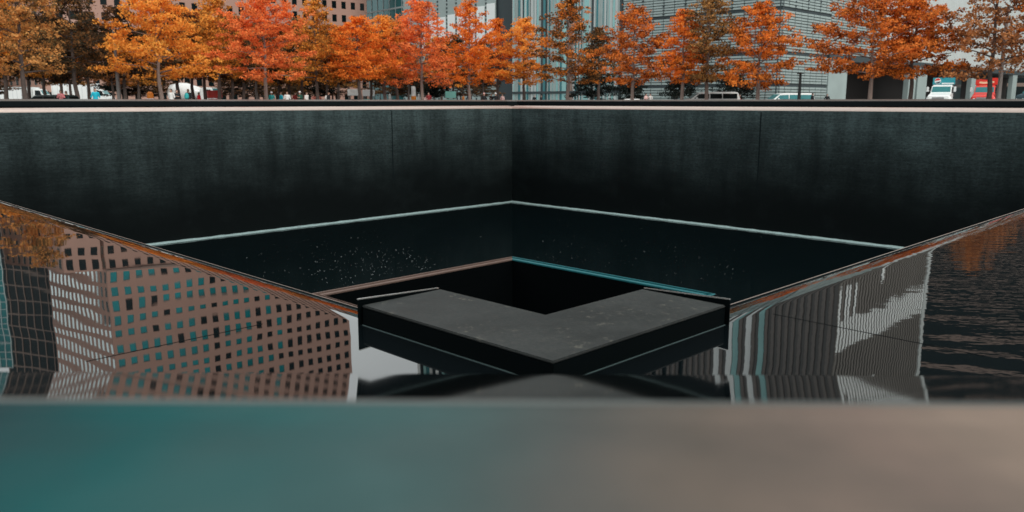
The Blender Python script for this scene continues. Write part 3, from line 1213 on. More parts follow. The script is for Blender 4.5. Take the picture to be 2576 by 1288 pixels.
n = int(L7 / 1.35)
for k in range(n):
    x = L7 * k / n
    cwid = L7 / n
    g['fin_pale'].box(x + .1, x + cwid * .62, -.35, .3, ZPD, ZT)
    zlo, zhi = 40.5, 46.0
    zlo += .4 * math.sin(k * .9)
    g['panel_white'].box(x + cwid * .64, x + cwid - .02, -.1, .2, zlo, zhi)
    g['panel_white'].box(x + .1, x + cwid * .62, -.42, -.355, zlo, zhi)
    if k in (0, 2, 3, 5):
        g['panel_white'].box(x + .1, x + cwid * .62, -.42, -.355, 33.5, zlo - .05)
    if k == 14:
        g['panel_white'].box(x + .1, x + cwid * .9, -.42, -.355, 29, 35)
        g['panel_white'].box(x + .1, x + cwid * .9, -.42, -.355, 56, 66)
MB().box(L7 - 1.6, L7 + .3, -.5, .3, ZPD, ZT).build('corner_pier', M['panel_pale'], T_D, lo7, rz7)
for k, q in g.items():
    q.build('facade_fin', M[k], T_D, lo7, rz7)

# ---------------------------------------------------------------- trees


def crown_arrays(seed, H, Rad, zb, dens=1.0, leaf=.21, flat=.42):
    r = random.Random(seed)
    nr = np.random.default_rng(seed)
    clumps, limbs = [], []
    n = int(34 + 14 * min(1.5, (H - zb) / 9))
    ph = r.random() * 6.28
    for i in range(n):
        t = (i + r.random() * .9) / n
        z = zb + (H * .97 - zb) * t
        env = (min(1.0, .62 + t * 2.6)) * (1 - t) ** .60 * 1.08 + .08
        Ln = Rad * env * r.uniform(.78, 1.24)
        az = ph + i * 2.4 + r.uniform(-.5, .5)
        el = R(r.uniform(-8, 14) + 40 * t)
        d = Vector((math.cos(az) * math.cos(el), math.sin(az) * math.cos(el), math.sin(el)))
        p0 = Vector((0, 0, z))
        limbs.append((p0, p0 + d * Ln * .85 + Vector((0, 0, -.04 * Ln))))
        m = max(2, int(Ln / .42))
        for k in range(m):
            s = (k + .6) / m
            if s < .22 and t < .8:
                continue
            wspread = .30 * Ln * s * (1.15 - s) + .16
            for j in range(2 if s > .4 else 1):
                c = p0 + d * Ln * s + Vector((r.gauss(0, wspread), r.gauss(0, wspread), r.gauss(0, .16)))
                clumps.append((c.x, c.y, max(c.z, zb - .35), r.uniform(.36, .66)))
    for k in range(5):
        clumps.append((r.gauss(0, .15), r.gauss(0, .15), H - .25 * k - .1, .28))
    cl = np.array(clumps)
    per = int(30 * dens)
    c = np.repeat(cl, per, axis=0)
    u = nr.normal(size=(len(c), 3))
    u /= np.linalg.norm(u, axis=1)[:, None]
    u *= (nr.random(len(c)) ** .4)[:, None]
    u[:, 2] *= flat
    pos = c[:, :3] + u * c[:, 3:4]
    nrm = nr.normal(size=(len(c), 3)) + np.array((0, 0, .9))
    nrm /= np.linalg.norm(nrm, axis=1)[:, None]
    a = np.cross(nrm, nr.normal(size=(len(c), 3)))
    a /= np.linalg.norm(a, axis=1)[:, None]
    b = np.cross(nrm, a)
    sz = (leaf * nr.uniform(.6, 1.25, len(c)))[:, None]
    a *= sz * .5
    b *= sz * .36
    bend = nrm * sz * .10
    q = np.stack([pos - a, pos + b - bend, pos + a, pos - b - bend], axis=1).reshape(-1, 3)
    return q, limbs


def crown_mesh(q):
    me = bpy.data.meshes.new('crown')
    n = len(q) // 4
    me.vertices.add(len(q))
    me.vertices.foreach_set('co', q.astype(np.float32).ravel())
    me.loops.add(n * 4)
    me.loops.foreach_set('vertex_index', np.arange(n * 4, dtype=np.int32))
    me.polygons.add(n)
    me.polygons.foreach_set('loop_start', np.arange(0, n * 4, 4, dtype=np.int32))
    me.update(calc_edges=True)
    me.validate()
    return me


def trunk_mesh(H, zb, limbs, r0, m, seed):
    r = random.Random(seed)
    mb = MB()
    k = 8
    pts = [(r.gauss(0, .05) * (i > 0), r.gauss(0, .05) * (i > 0), H * .96 * i / k - (.04 if i == 0 else 0)) for i in range(k + 1)]
    mb.tube(pts, [r0 * (1.25 if i == 0 else 1) * (1 - .88 * i / k) for i in range(k + 1)], n=9)
    for a, b in limbs[::2]:
        t = a.z / H
        mid = a.lerp(b, .5) + Vector((0, 0, .05))
        mb.tube([a, mid, b], [r0 * .42 * (1 - t) + .015, r0 * .26 * (1 - t) + .012, .012], n=5)
    return mb.mesh('trunk', m, smooth=True)


def tree(px, D, ytop, hw, ybot, leafm, label, seed, bark='bark', name='oak_tree', group=None, r0=.19, dens=1.0, leaf=.21):
    p = at(px, D, ZP)
    dist = math.hypot(p.x, p.y)
    H = hz(ytop, D) - ZP
    zb = max(.5, hz(ybot, D) - ZP)
    Rad = hw * D / FPX
    root = thing(name, label, 'tree', p, 0, group)
    q, limbs = crown_arrays(seed, H, Rad, zb, dens, leaf)
    put('trunk', trunk_mesh(H, zb, limbs, r0, M[bark], seed), root)
    me = crown_mesh(q)
    me.materials.append(LEAF[leafm])
    put('crown', me, root)
    return root


TREES = [
    (68, 7, -160, 112, 186, 'olivegold', 'tall olive and gold oak at the left end of the row', 'bark'),
    (196, 12, -40, 92, 182, 'darkolive', 'dark green-brown oak behind the white box truck', 'bark'),
    (408, 7, -8, 132, 194, 'gold', 'bright golden oak right of the left grey lamp pole', 'bark_pale'),
    (556, 14, -8, 72, 188, 'golddark', 'narrow olive-gold oak between the golden and the coral oak', 'bark'),
    (672, 7, -14, 122, 192, 'coral', 'wide coral-pink oak, brightest on the left half', 'bark_pale'),
    (800, 13, 4, 72, 204, 'golddark', 'dull gold oak just right of the wide coral oak', 'bark'),
    (905, 9, 44, 78, 206, 'orange', 'low orange oak in front of the teal glass block', 'bark'),
    (968, 12, 40, 66, 202, 'gold', 'golden oak overlapping the low orange oak from behind', 'bark'),
    (1062, 8, 2, 74, 206, 'coral', 'slim coral oak left of the white facade strips', 'bark_pale'),
    (1182, 8, 4, 64, 208, 'orange', 'pointed orange oak in front of the white facade strips', 'bark_pale'),
    (1252, 13, 46, 42, 206, 'orange', 'small orange oak left of the far pool corner', 'bark'),
    (1318, 10, 46, 56, 208, 'gold', 'orange-gold oak just right of the far pool corner', 'bark'),
    (1428, 8, -5, 72, 208, 'orangedark', 'half-turned orange and dark green oak before the teal strips', 'bark_pale'),
    (1505, 15, 70, 42, 206, 'darkolive', 'small dark oak right of the half-turned orange oak', 'bark'),
    (1590, 7, 20, 72, 210, 'rust', 'rust-red pointed oak standing alone before the louvres', 'bark_pale'),
    (1714, 8, 24, 52, 210, 'orange', 'slim orange oak leaning on a dark olive neighbour', 'bark_pale'),
    (1776, 9, -14, 74, 206, 'olivebrown', 'tall olive-brown oak above the white van', 'bark_pale'),
    (1905, 8, 12, 82, 214, 'rustorange', 'rust-orange oak at the corner of the louvred building', 'bark_pale'),
    (2185, 6, -18, 132, 194, 'rust', 'broad rust oak with pale trunk before the dark loading dock', 'bark_pale'),
    (2286, 9, -6, 86, 194, 'rustorange', 'orange oak at the right of the broad rust oak', 'bark'),
    (2482, 8, -160, 104, 200, 'brownrust', 'tall brown-rust oak over the red truck', 'bark'),
    (-150, 7, -170, 115, 186, 'gold', 'golden oak just outside the left edge', 'bark'),
    (2720, 7, -150, 110, 195, 'rustorange', 'rust-orange oak just outside the right edge', 'bark'),
]
for i, (px, dD, yt, hw, yb, lm, lab, bk) in enumerate(TREES):
    tree(px, edge_D(px) + dD, yt, hw * (1.26 if px > 1350 else 1.17 if px > 1000 else 1.06), yb, lm, lab, 100 + i, bk, group='oaks in the front rows around the pool')

# back rows: shared crowns, smaller in the picture
protos = []
for k in range(4):
    H, Rad, zb = 9.5, 3.1 + .3 * k, 3.0
    q, limbs = crown_arrays(300 + k, H, Rad, zb, .8, .24)
    protos.append((crown_mesh(q), trunk_mesh(H, zb, limbs, .2, M['bark'], 40 + k)))
for cm, tm in protos:
    cm.materials.append(LEAF['dark'])
ORD = ['first', 'second', 'third', 'fourth', 'fifth', 'sixth', 'seventh', 'eighth', 'ninth', 'tenth', 'eleventh', 'twelfth', 'thirteenth', 'fourteenth', 'fifteenth', 'sixteenth', 'seventeenth', 'eighteenth', 'nineteenth', 'twentieth', 'twenty-first', 'twenty-second', 'twenty-third', 'twenty-fourth', 'twenty-fifth', 'twenty-sixth', 'twenty-seventh', 'twenty-eighth', 'twenty-ninth', 'thirtieth']
br = random.Random(77)
xs = [-20, 22, 78, 118, 158, 182, 228, 288, 318, 352, 452, 488, 520, 588, 615, 648, 704, 730, 762, 826, 852, 880, 935, 1000, 1030, 1112, 1142, 1216]
kinds = ['dark', 'golddark', 'darkolive', 'dark', 'rust', 'olivebrown', 'darkolive', 'brownrust']  # dark leaf colours that paint in the shade of these rows
back_words = dict(dark='dark brown', golddark='dull gold', darkolive='dark olive', rust='rusty', olivebrown='olive-brown', brownrust='brown-rust')
for i, px in enumerate(xs):
    D = edge_D(px) + br.choice((19, 24, 30, 36))
    k = kinds[i % len(kinds)]
    root = thing('oak_tree', 'shaded %s oak in the back rows, %s trunk from the left' % (back_words[k], ORD[i]), 'tree', at(px, D, ZP), br.random() * 6.28, 'shaded oaks in the back rows')
    cm, tm = protos[i % 4]
    put('trunk', tm, root)
    c = put('crown', cm, root)
    c.material_slots[0].link = 'OBJECT'
    c.material_slots[0].material = LEAF[k]
    s = br.uniform(.82, 1.0)
    root.scale = (s, s, s)

for i, px in enumerate([p_ for p_ in range(-10, 1230, 45) if not (0 < p_ < 285 or 420 < p_ < 560 or 860 < p_ < 950 or 1110 < p_ < 1160)]):
    D = edge_D(px) + br.choice((42, 48, 54))
    cm, tm = protos[i % 4]
    root = thing('oak_tree', 'low dark tree in the farthest row, %s from the left' % ORD[i], 'tree', at(px + br.uniform(-8, 8), D, ZP), br.random() * 6.28, 'low dark trees in the farthest row')
    put('trunk', tm, root)
    c = put('crown', cm, root)
    c.material_slots[0].link = 'OBJECT'
    c.material_slots[0].material = LEAF[('dark', 'evergreen', 'dark', 'darkolive')[i % 4]]
    root.scale = (.80, .80, .50)

# dark clipped evergreens near the building
for px, yt, hw, lab in ((1490, 190, 62, 'dark evergreen in front of the teal glass strips'), (1588, 203, 40, 'dark evergreen behind the rust-red pointed oak'), (1712, 200, 48, 'dark evergreen left of the white van'),
                        (1845, 197, 55, 'dark evergreen right of the white van'), (1094, 208, 40, 'dark evergreen under the coral and orange oaks')):
    D = edge_D(px) + 21
    tree(px, D, yt, hw, 247, 'evergreen', lab, 500 + px, name='evergreen_tree', group='dark evergreens by the building', r0=.1, dens=1.3, leaf=.16)

# ---------------------------------------------------------------- lamp poles
for px, dD, ytop, m, lab in ((303, 8.6, 60, 'grey_pole', 'grey lamp pole left of the bright golden oak'), (2508, 8.8, 20, 'grey_pole_pale', 'pale grey lamp pole in front of the red truck'), (2008, 6, 186, 'dark_pole', 'dark lamp pole right of the rust-orange oak')):
    D = edge_D(px) + dD
    H = hz(ytop, D) - ZP
    root = thing('lamp_pole', lab, 'lamp pole', at(px, D, ZP), 0, 'lamp poles on the plaza')
    wd = .13
    mb = MB()
    mb.add([(-wd, -wd, 0), (wd, -wd, 0), (wd, wd, 0), (-wd, wd, 0), (-wd * .6, -wd * .6, H), (wd * .6, -wd * .6, H), (wd * .6, wd * .6, H), (-wd * .6, wd * .6, H)],
           [(0, 3, 2, 1), (4, 5, 6, 7), (0, 1, 5, 4), (1, 2, 6, 5), (2, 3, 7, 6), (3, 0, 4, 7)])
    mb.build('pole', M[m], root, bevel=.02)
    MB().box(-.22, .22, -.22, .22, 0, .06).build('base_plate', M[m], root, bevel=.01)
    MB().box(-.13, .13, -.5, .5, H + .002, H + .09).build('lamp_head', M[m], root, bevel=.02)

# ---------------------------------------------------------------- vehicles (x forward, z up from the ground)


def wheel(root, x, y, r, wd=.24):
    s = 1 if y > 0 else -1
    t = MB().lathe([(r * .55, -wd / 2), (r * .9, -wd / 2), (r, -wd / 2 + .04), (r, wd / 2 - .04), (r * .9, wd / 2), (r * .55, wd / 2)], 'y', 22).build('wheel', M['tyre'], root, (x, y, r), smooth=False)
    MB().lathe([(.05, wd / 2 + .03), (r * .2, wd / 2 + .03), (r * .5, wd / 2 + .004), (r * .54, wd / 2 + .004)] if s > 0 else [(r * .54, -wd / 2 - .004), (r * .5, -wd / 2 - .004), (r * .2, -wd / 2 - .03), (.05, -wd / 2 - .03)], 'y', 18).build('rim', M['rimm'], t)


def prof_body(pts, half, belt, top, pinch):
    def wy(z):
        return half * (1 - pinch * min(1, max(0, (z - belt) / (top - belt))))
    n = len(pts)
    mb = MB()
    mb.add([(x, -wy(z), z) for x, z in pts] + [(x, wy(z), z) for x, z in pts],
           [tuple(range(n)), tuple(reversed(range(n, 2 * n)))] + [(i, i + n, (i + 1) % n + n, (i + 1) % n) for i in range(n)])
    return mb, wy


def side_panel(root, name, pts, wy, m, off=.012):
    for s in (-1, 1):
        mb = MB()
        n = len(pts)
        mb.add([(x, s * (wy(z) - .02), z) for x, z in pts] + [(x, s * (wy(z) + off), z) for x, z in pts],
               [tuple(range(n)), tuple(reversed(range(n, 2 * n)))] + [(i, i + n, (i + 1) % n + n, (i + 1) % n) for i in range(n)])
        mb.build(name, m, root)


def slanted(root, name, a, b, wy, m, shrink=.08, off=.012):      # pane between profile points a and b, across the width
    (x0, z0), (x1, z1) = a, b
    d = Vector((x1 - x0, z1 - z0)).normalized()
    nx, nz = -d.y * off, d.x * off
    if nx * x0 < 0 and abs(nx) > .001:
        nx, nz = -nx, -nz
    mb = MB()
    vs = []
    for k in (0, 1):
        vs += [(x0 + nx * k, -wy(z0) + shrink, z0 + nz * k), (x0 + nx * k, wy(z0) - shrink, z0 + nz * k), (x1 + nx * k, wy(z1) - shrink, z1 + nz * k), (x1 + nx * k, -wy(z1) + shrink, z1 + nz * k)]
    mb.add(vs, [(0, 1, 2, 3), (7, 6, 5, 4), (0, 4, 5, 1), (1, 5, 6, 2), (2, 6, 7, 3), (3, 7, 4, 0)])
    mb.build(name, m, root)


def van(label, loc, rz, paint, glass, H=1.75, L=5.3, kind='van'):
    root = thing('parked_' + kind, label, kind, loc, rz, 'vehicles on the street')
    h = L / 2
    z = lambda q: q * H
    pts = [(-h, .35), (-h + .02, z(.55)), (-h + .22, z(.95)), (-h + .5, z(1.0)), (h * .25, z(1.0)), (h * .42, z(.95)), (h * .72, z(.6)), (h * .95, z(.5)), (h, z(.38)), (h, .32), (h * .9, .25), (-h * .95, .25)]
    mb, wy = prof_body(pts, .95, z(.58), z(1), .16)
    mb.build('body', M[paint], root, bevel=.05, seg=3)
    segs = [(-h + .35, -h * .38), (-h * .35, h * .06), (h * .09, h * .40)]
    for i, (a, b) in enumerate(segs):
        hi = z(.9)
        lo_ = z(.62)
        if i == 2:
            side_panel(root, 'side_window', [(a, lo_), (h * .62, lo_), (h * .44, hi - .03), (a, hi)], wy, glass)
        else:
            side_panel(root, 'side_window', [(a, lo_), (b, lo_), (b, hi), (a, hi)], wy, glass)
    slanted(root, 'windscreen', (h * .70, z(.62)), (h * .44, z(.93)), wy, glass)
    slanted(root, 'rear_window', (-h + .06, z(.62)), (-h + .2, z(.9)), wy, glass)
    for s in (-1, 1):
        MB().ball((h * .955, s * .72, z(.43)), (.1, .16, .08)).build('headlight', M['lamp_glass'], root, smooth=True)
        MB().box(-h - .02, -h + .1, s * .78 - .08, s * .78 + .08, z(.45), z(.6)).build('tail_light', M['red'], root, bevel=.02)
        MB().box(h * .5, h * .56, *sorted((s * .93, s * 1.12)), z(.6), z(.7)).build('mirror', M[paint], root, bevel=.02)
        for x in (-h * .6, h * .62):
            wheel(root, x, s * .86, .34)
    return root


def road(p, z=ZP + .004):
    return (p.x, p.y, z)


g_dark, g_teal = M['glass_dark'], M['screen']
van('white minivan between two dark evergreens', road(at(1784, 80)), R(182), 'white', g_dark, 1.66, 5.5)
van('white wagon with dark side windows near the building corner', road(at(1980, 88)), R(186), 'white', g_teal, 1.62, 5.3, 'car')
van('white car roof showing just above the parapet', road(at(1582, 92)), R(180), 'white', g_dark, 1.06, 2.7, 'car')
van('dark car in front of the white panel van at left', road(at(128, 66), ZP + .002), R(183), 'dark_paint', g_dark, 1.28, 3.9, 'car')


def box_truck(label, loc, rz, L=6.0, H=3.3, paint='white', box='white', group='vehicles on the street'):
    root = thing('box_truck', label, 'truck', loc, rz, group)
    MB().box(-L, 0, -1.2, 1.2, .9, H).build('cargo_box', M[box], root, bevel=.04)
    mb = MB()
    for s in (-1, 1):
        for z in (.92, H - .16):
            mb.box(-L - .015, .015, *sorted((s * 1.205, s * 1.225)), z, z + .14)
        for k in range(9):
            x = -L + .2 + (L - .4) * k / 8
            mb.box(x - .02, x + .02, *sorted((s * 1.203, s * 1.215)), 1.08, H - .18)
    mb.build('side_trim', M['mull_pale'], root)
    pts = [(.12, .55), (.12, 2.45), (.3, 2.55), (1.0, 2.5), (1.45, 1.75), (2.0, 1.55), (2.15, 1.3), (2.15, .5)]
    mb, wy = prof_body(pts, 1.05, 1.6, 2.55, .1)
    mb.build('cab', M[paint], root, bevel=.05, seg=3)
    side_panel(root, 'side_window', [(.4, 1.65), (1.3, 1.65), (.98, 2.3), (.4, 2.3)], wy, g_dark)
    slanted(root, 'windscreen', (1.44, 1.78), (1.03, 2.42), wy, g_teal)
    MB().box(-L, 2.0, -.45, .45, .5, .88).build('chassis', M['tyre'], root, bevel=.02)
    for s in (-1, 1):
        MB().ball((2.13, s * .75, 1.05), (.08, .16, .12)).build('headlight', M['lamp_glass'], root, smooth=True)
        wheel(root, 1.35, s * .95, .45, .28)
        wheel(root, -L * .72, s * .98, .45, .34)
        MB().box(1.15, 1.22, *sorted((s * 1.1, s * 1.4)), 1.9, 2.25).build('mirror', M['tyre'], root, bevel=.02)
    return root


box_truck('white box truck behind the trees at left', road(at(246, 122)), R(4), 5.8, 3.35)
box_truck('white panel truck at the left edge behind the dark car', road(at(92, 118), ZP + .004), R(3), 5.0, 2.75)


def street_truck(label, loc, rz, paint, header, extra):
    # bonneted delivery truck seen from the front
    root = thing('delivery_truck', label, 'truck', loc, rz, 'vehicles on the street')
    MB().box(-5.6, -.55, -1.05, 1.05, .9, 3.3).build('cargo_box', M['dark_paint'], root, bevel=.05)
    pts = [(-.5, .6), (-.5, 2.55), (.1, 2.62), (.55, 2.5), (.95, 1.75), (2.05, 1.5), (2.35, 1.3), (2.4, .6)]
    mb, wy = prof_body(pts, 1.08, 1.5, 2.6, .08)
    mb.build('cab', M[paint], root, bevel=.07, seg=3)
    slanted(root, 'windscreen', (.93, 1.80), (.58, 2.42), wy, g_teal, .1)
    side_panel(root, 'side_window', [(-.3, 1.72), (.75, 1.72), (.5, 2.35), (-.3, 2.35)], wy, g_dark)
    MB().box(2.38, 2.44, -.6, .6, .8, 1.25).build('grille', M['rimm'], root, bevel=.02)
    MB().box(2.36, 2.56, -1.1, 1.1, .5, .72).build('bumper', M['rimm'], root, bevel=.03)
    MB().box(-5.2, 2.0, -.4, .4, .5, .88).build('chassis', M['tyre'], root)
    for s in (-1, 1):
        MB().ball((1.75, s * 1.02, .98), (.62, .26, .42)).build('fender', M[paint], root, smooth=True)
        MB().lathe([(.02, 2.46), (.14, 2.44), (.15, 2.36)], 'x', 14, (0, s * .82, 1.0)).build('headlight', M['lamp_glass'], root)
        ar = MB().tube([(.62, s * 1.02, 1.9), (.85, s * 1.38, 1.95), (.85, s * 1.38, 2.35)], .025, 6).build('mirror', M['rimm'], root)
        MB().box(.82, .88, *sorted((s * 1.26, s * 1.5)), 1.85, 2.4).build('mirror_head', M['white'], ar, bevel=.02)
        wheel(root, 1.75, s * .95, .48, .3)
        wheel(root, -3.9, s * .95, .48, .36)
    extra(root)
    return root


def pepsi(root):
    mb = MB()
    mb.extrude([(-1.15, 2.66), (1.15, 2.66), (1.12, 3.42), (-1.12, 3.42)], 'x', -.545, -.40)
    mb.build('header_board', M['cyan'], root, bevel=.03)
    for nm, m, d, f in (('emblem', 'white', -.385, lambda y, z: True), ('emblem_red', 'red', -.375, lambda y, z: z > .05 + .22 * y), ('emblem_blue', 'navy', -.375, lambda y, z: z < -.1 + .22 * y)):
        r = .33 if nm == 'emblem' else .29
        pts = [(r * math.cos(t), r * math.sin(t)) for t in [2 * math.pi * k / 48 for k in range(48)]]
        if nm != 'emblem':
            pts = [p for p in pts if f(*p)]
        MB().extrude([(.62 * -1 + p[0], 3.06 + p[1]) for p in pts], 'x', -.398 if nm == 'emblem' else -.3845, d).build(nm, M[m], root)
    MB().box(-.40, -.385, -.2, 1.05, 2.72, 2.84).build('header_stripe', M['white'], root)


def red_head(root):
    mb = MB()
    mb.extrude([(-1.15, 2.66), (1.15, 2.66), (1.12, 3.46), (-1.12, 3.46)], 'x', -.545, -.36)
    mb.build('header_board', M['red'], root, bevel=.05)
    mb = MB()
    pts = [(-.75, 2.86), (-.2, 2.80), (.3, 2.84), (.78, 2.92), (.74, 3.12), (.3, 3.06), (-.2, 3.02), (-.7, 3.08)]
    mb.extrude(pts, 'x', -.358, -.34).build('header_script', M['cream'], root)


def face(px, D, turn):
    p = at(px, D)
    return road(p), math.atan2(-p.y, -p.x) + R(turn)


l_, r_ = face(2368, 95, -9)
street_truck('white delivery truck with blue header and round red and white emblem', l_, r_, 'white', 'cyan', pepsi)
l_, r_ = face(2476, 98, -6)
street_truck('red delivery truck with a pale script on its header', l_, r_, 'red', 'red', red_head)
t_ = box_truck('navy box truck with white panel cut by the right edge', road(at(2610, 103)), R(176), 5.0, 3.05, 'navy', 'navy')
MB().box(-.2, -4.6, 1.228, 1.25, 1.35, 2.85).build('sign_panel', M['white'], t_, bevel=.01)
MB().box(-.2, -4.6, -1.25, -1.228, 1.35, 2.85).build('sign_panel', M['white'], t_, bevel=.01)

# white mixer truck in the trees
p = at(492, 100)
root = thing('mixer_truck', 'white truck with a rounded tapering drum behind the golden oak', 'truck', road(p), R(2), 'vehicles on the street')
MB().lathe([(.35, -3.0), (.95, -2.6), (1.2, -1.5), (1.15, -.6), (.7, .7), (.55, 1.05)], 'x', 24, (-.2, 0, 1.78)).build('drum', M['white'], root, smooth=True)
MB().box(-3.0, 3.0, -.45, .45, .62, .9).build('chassis', M['tyre'], root, bevel=.02)
mb, wy = prof_body([(.95, .6), (.95, 2.3), (1.3, 2.42), (2.3, 2.4), (2.62, 1.6), (2.68, .55)], 1.1, 1.5, 2.4, .06)
mb.build('cab', M['white'], root, bevel=.06, seg=3)
side_panel(root, 'side_window', [(1.5, 1.55), (2.35, 1.55), (2.15, 2.15), (1.5, 2.15)], wy, g_dark)
slanted(root, 'windscreen', (2.6, 1.62), (2.34, 2.3), wy, g_teal)
for s in (-1, 1):
    for x in (-2.2, -1.1, 2.0):
        wheel(root, x, s * .95, .5, .32)

# ---------------------------------------------------------------- street things


def cart(label, px, D, w, h, top, low, gap=True):
    root = thing('vendor_cart', label, 'cart', road(at(px, D), ZP + .002), 0, 'vendor carts under the trees')
    MB().box(-w / 2, w / 2, -.5, .5, .3, 1.05).build('counter', M[low], root, bevel=.03)
    MB().box(-w / 2 - .08, w / 2 + .08, -.6, .6, h - .75, h).build('canopy', M[top], root, bevel=.04)
    for x in (-w / 2 + .05, w / 2 - .05):
        for y in (-.45, .45):
            MB().box(x - .03, x + .03, y - .03, y + .03, 1.05, h - .75).build('post', M['rimm'], root)
    for s in (-1, 1):
        wheel(root, s * w * .28, .42, .24, .1)
        wheel(root, s * w * .28, -.42, .24, .1)
    return root


cart('white-topped vendor cart with a dark counter, left of a pair', 892, 100, 1.25, 2.2, 'white', 'dark_paint')
cart('white-topped vendor cart with a mint counter, right of a pair', 928, 100, 1.1, 2.15, 'white', 'mint')
cart('mint green vendor cart under the pointed orange oak', 1134, 96, 1.0, 1.9, 'mint', 'mint')
cart('red vendor cart right of the white drum truck', 541, 84, 1.0, 1.85, 'red', 'red')

root = thing('steam_stack', 'orange and white striped steam stack', 'steam stack', road(at(1003 + 38, 99), ZP + .002))
H = hz(217, 99) - ZP
MB().lathe([(.30, 0), (.30, H * .55)], 'z', 18).build('orange_band', M['orange'], root, smooth=False)
MB().lathe([(.27, H * .55 + .002), (.27, H)], 'z', 18).build('white_band', M['white'], root)
root = thing('traffic_barrel', 'orange traffic barrel left of the golden oak trunk', 'barrel', road(at(379, 70), ZP + .002))
MB().lathe([(.30, 0), (.30, .1), (.26, .12), (.25, .5), (.235, .52), (.22, .95), (.1, 1.05)], 'z', 20).build('barrel_body', M['orange'], root, smooth=False).scale = (1.15, 1.15, 1.5)
MB().lathe([(.272, .62), (.262, .85)], 'z', 20).build('reflective_band', M['white'], root).scale = (1.15, 1.15, 1.2)
for px, lab in ((981, 'white post left of the striped steam stack'), (1054, 'short white post right of the striped steam stack')):
    root = thing('marker_post', lab, 'post', road(at(px, 98), ZP + .002), 0, 'white marker posts')
    MB().lathe([(.13, 0), (.13, 1.55), (.09, 1.62), (.02, 1.64)], 'z', 14).build('post', M['white'], root)
    MB().lathe([(.2, 0), (.2, .04)], 'z', 14).build('foot', M['grey_pole'], root)

# ---------------------------------------------------------------- people


def remeshed(mb, voxel, m, name, ratio=.45):
    me = mb.mesh(name, None)
    o = bpy.data.objects.new('tmp', me)
    COL.objects.link(o)
    md = o.modifiers.new('r', 'REMESH')
    md.mode = 'VOXEL'
    md.voxel_size = voxel
    md.use_smooth_shade = True
    sm = o.modifiers.new('s', 'SMOOTH')
    sm.iterations = 3
    dc = o.modifiers.new('d', 'DECIMATE')
    dc.ratio = ratio
    dg = bpy.context.evaluated_depsgraph_get()
    out = bpy.data.meshes.new_from_object(o.evaluated_get(dg))
    out.name = name
    bpy.data.objects.remove(o)
    out.materials.clear()
    out.materials.append(m)
    return out


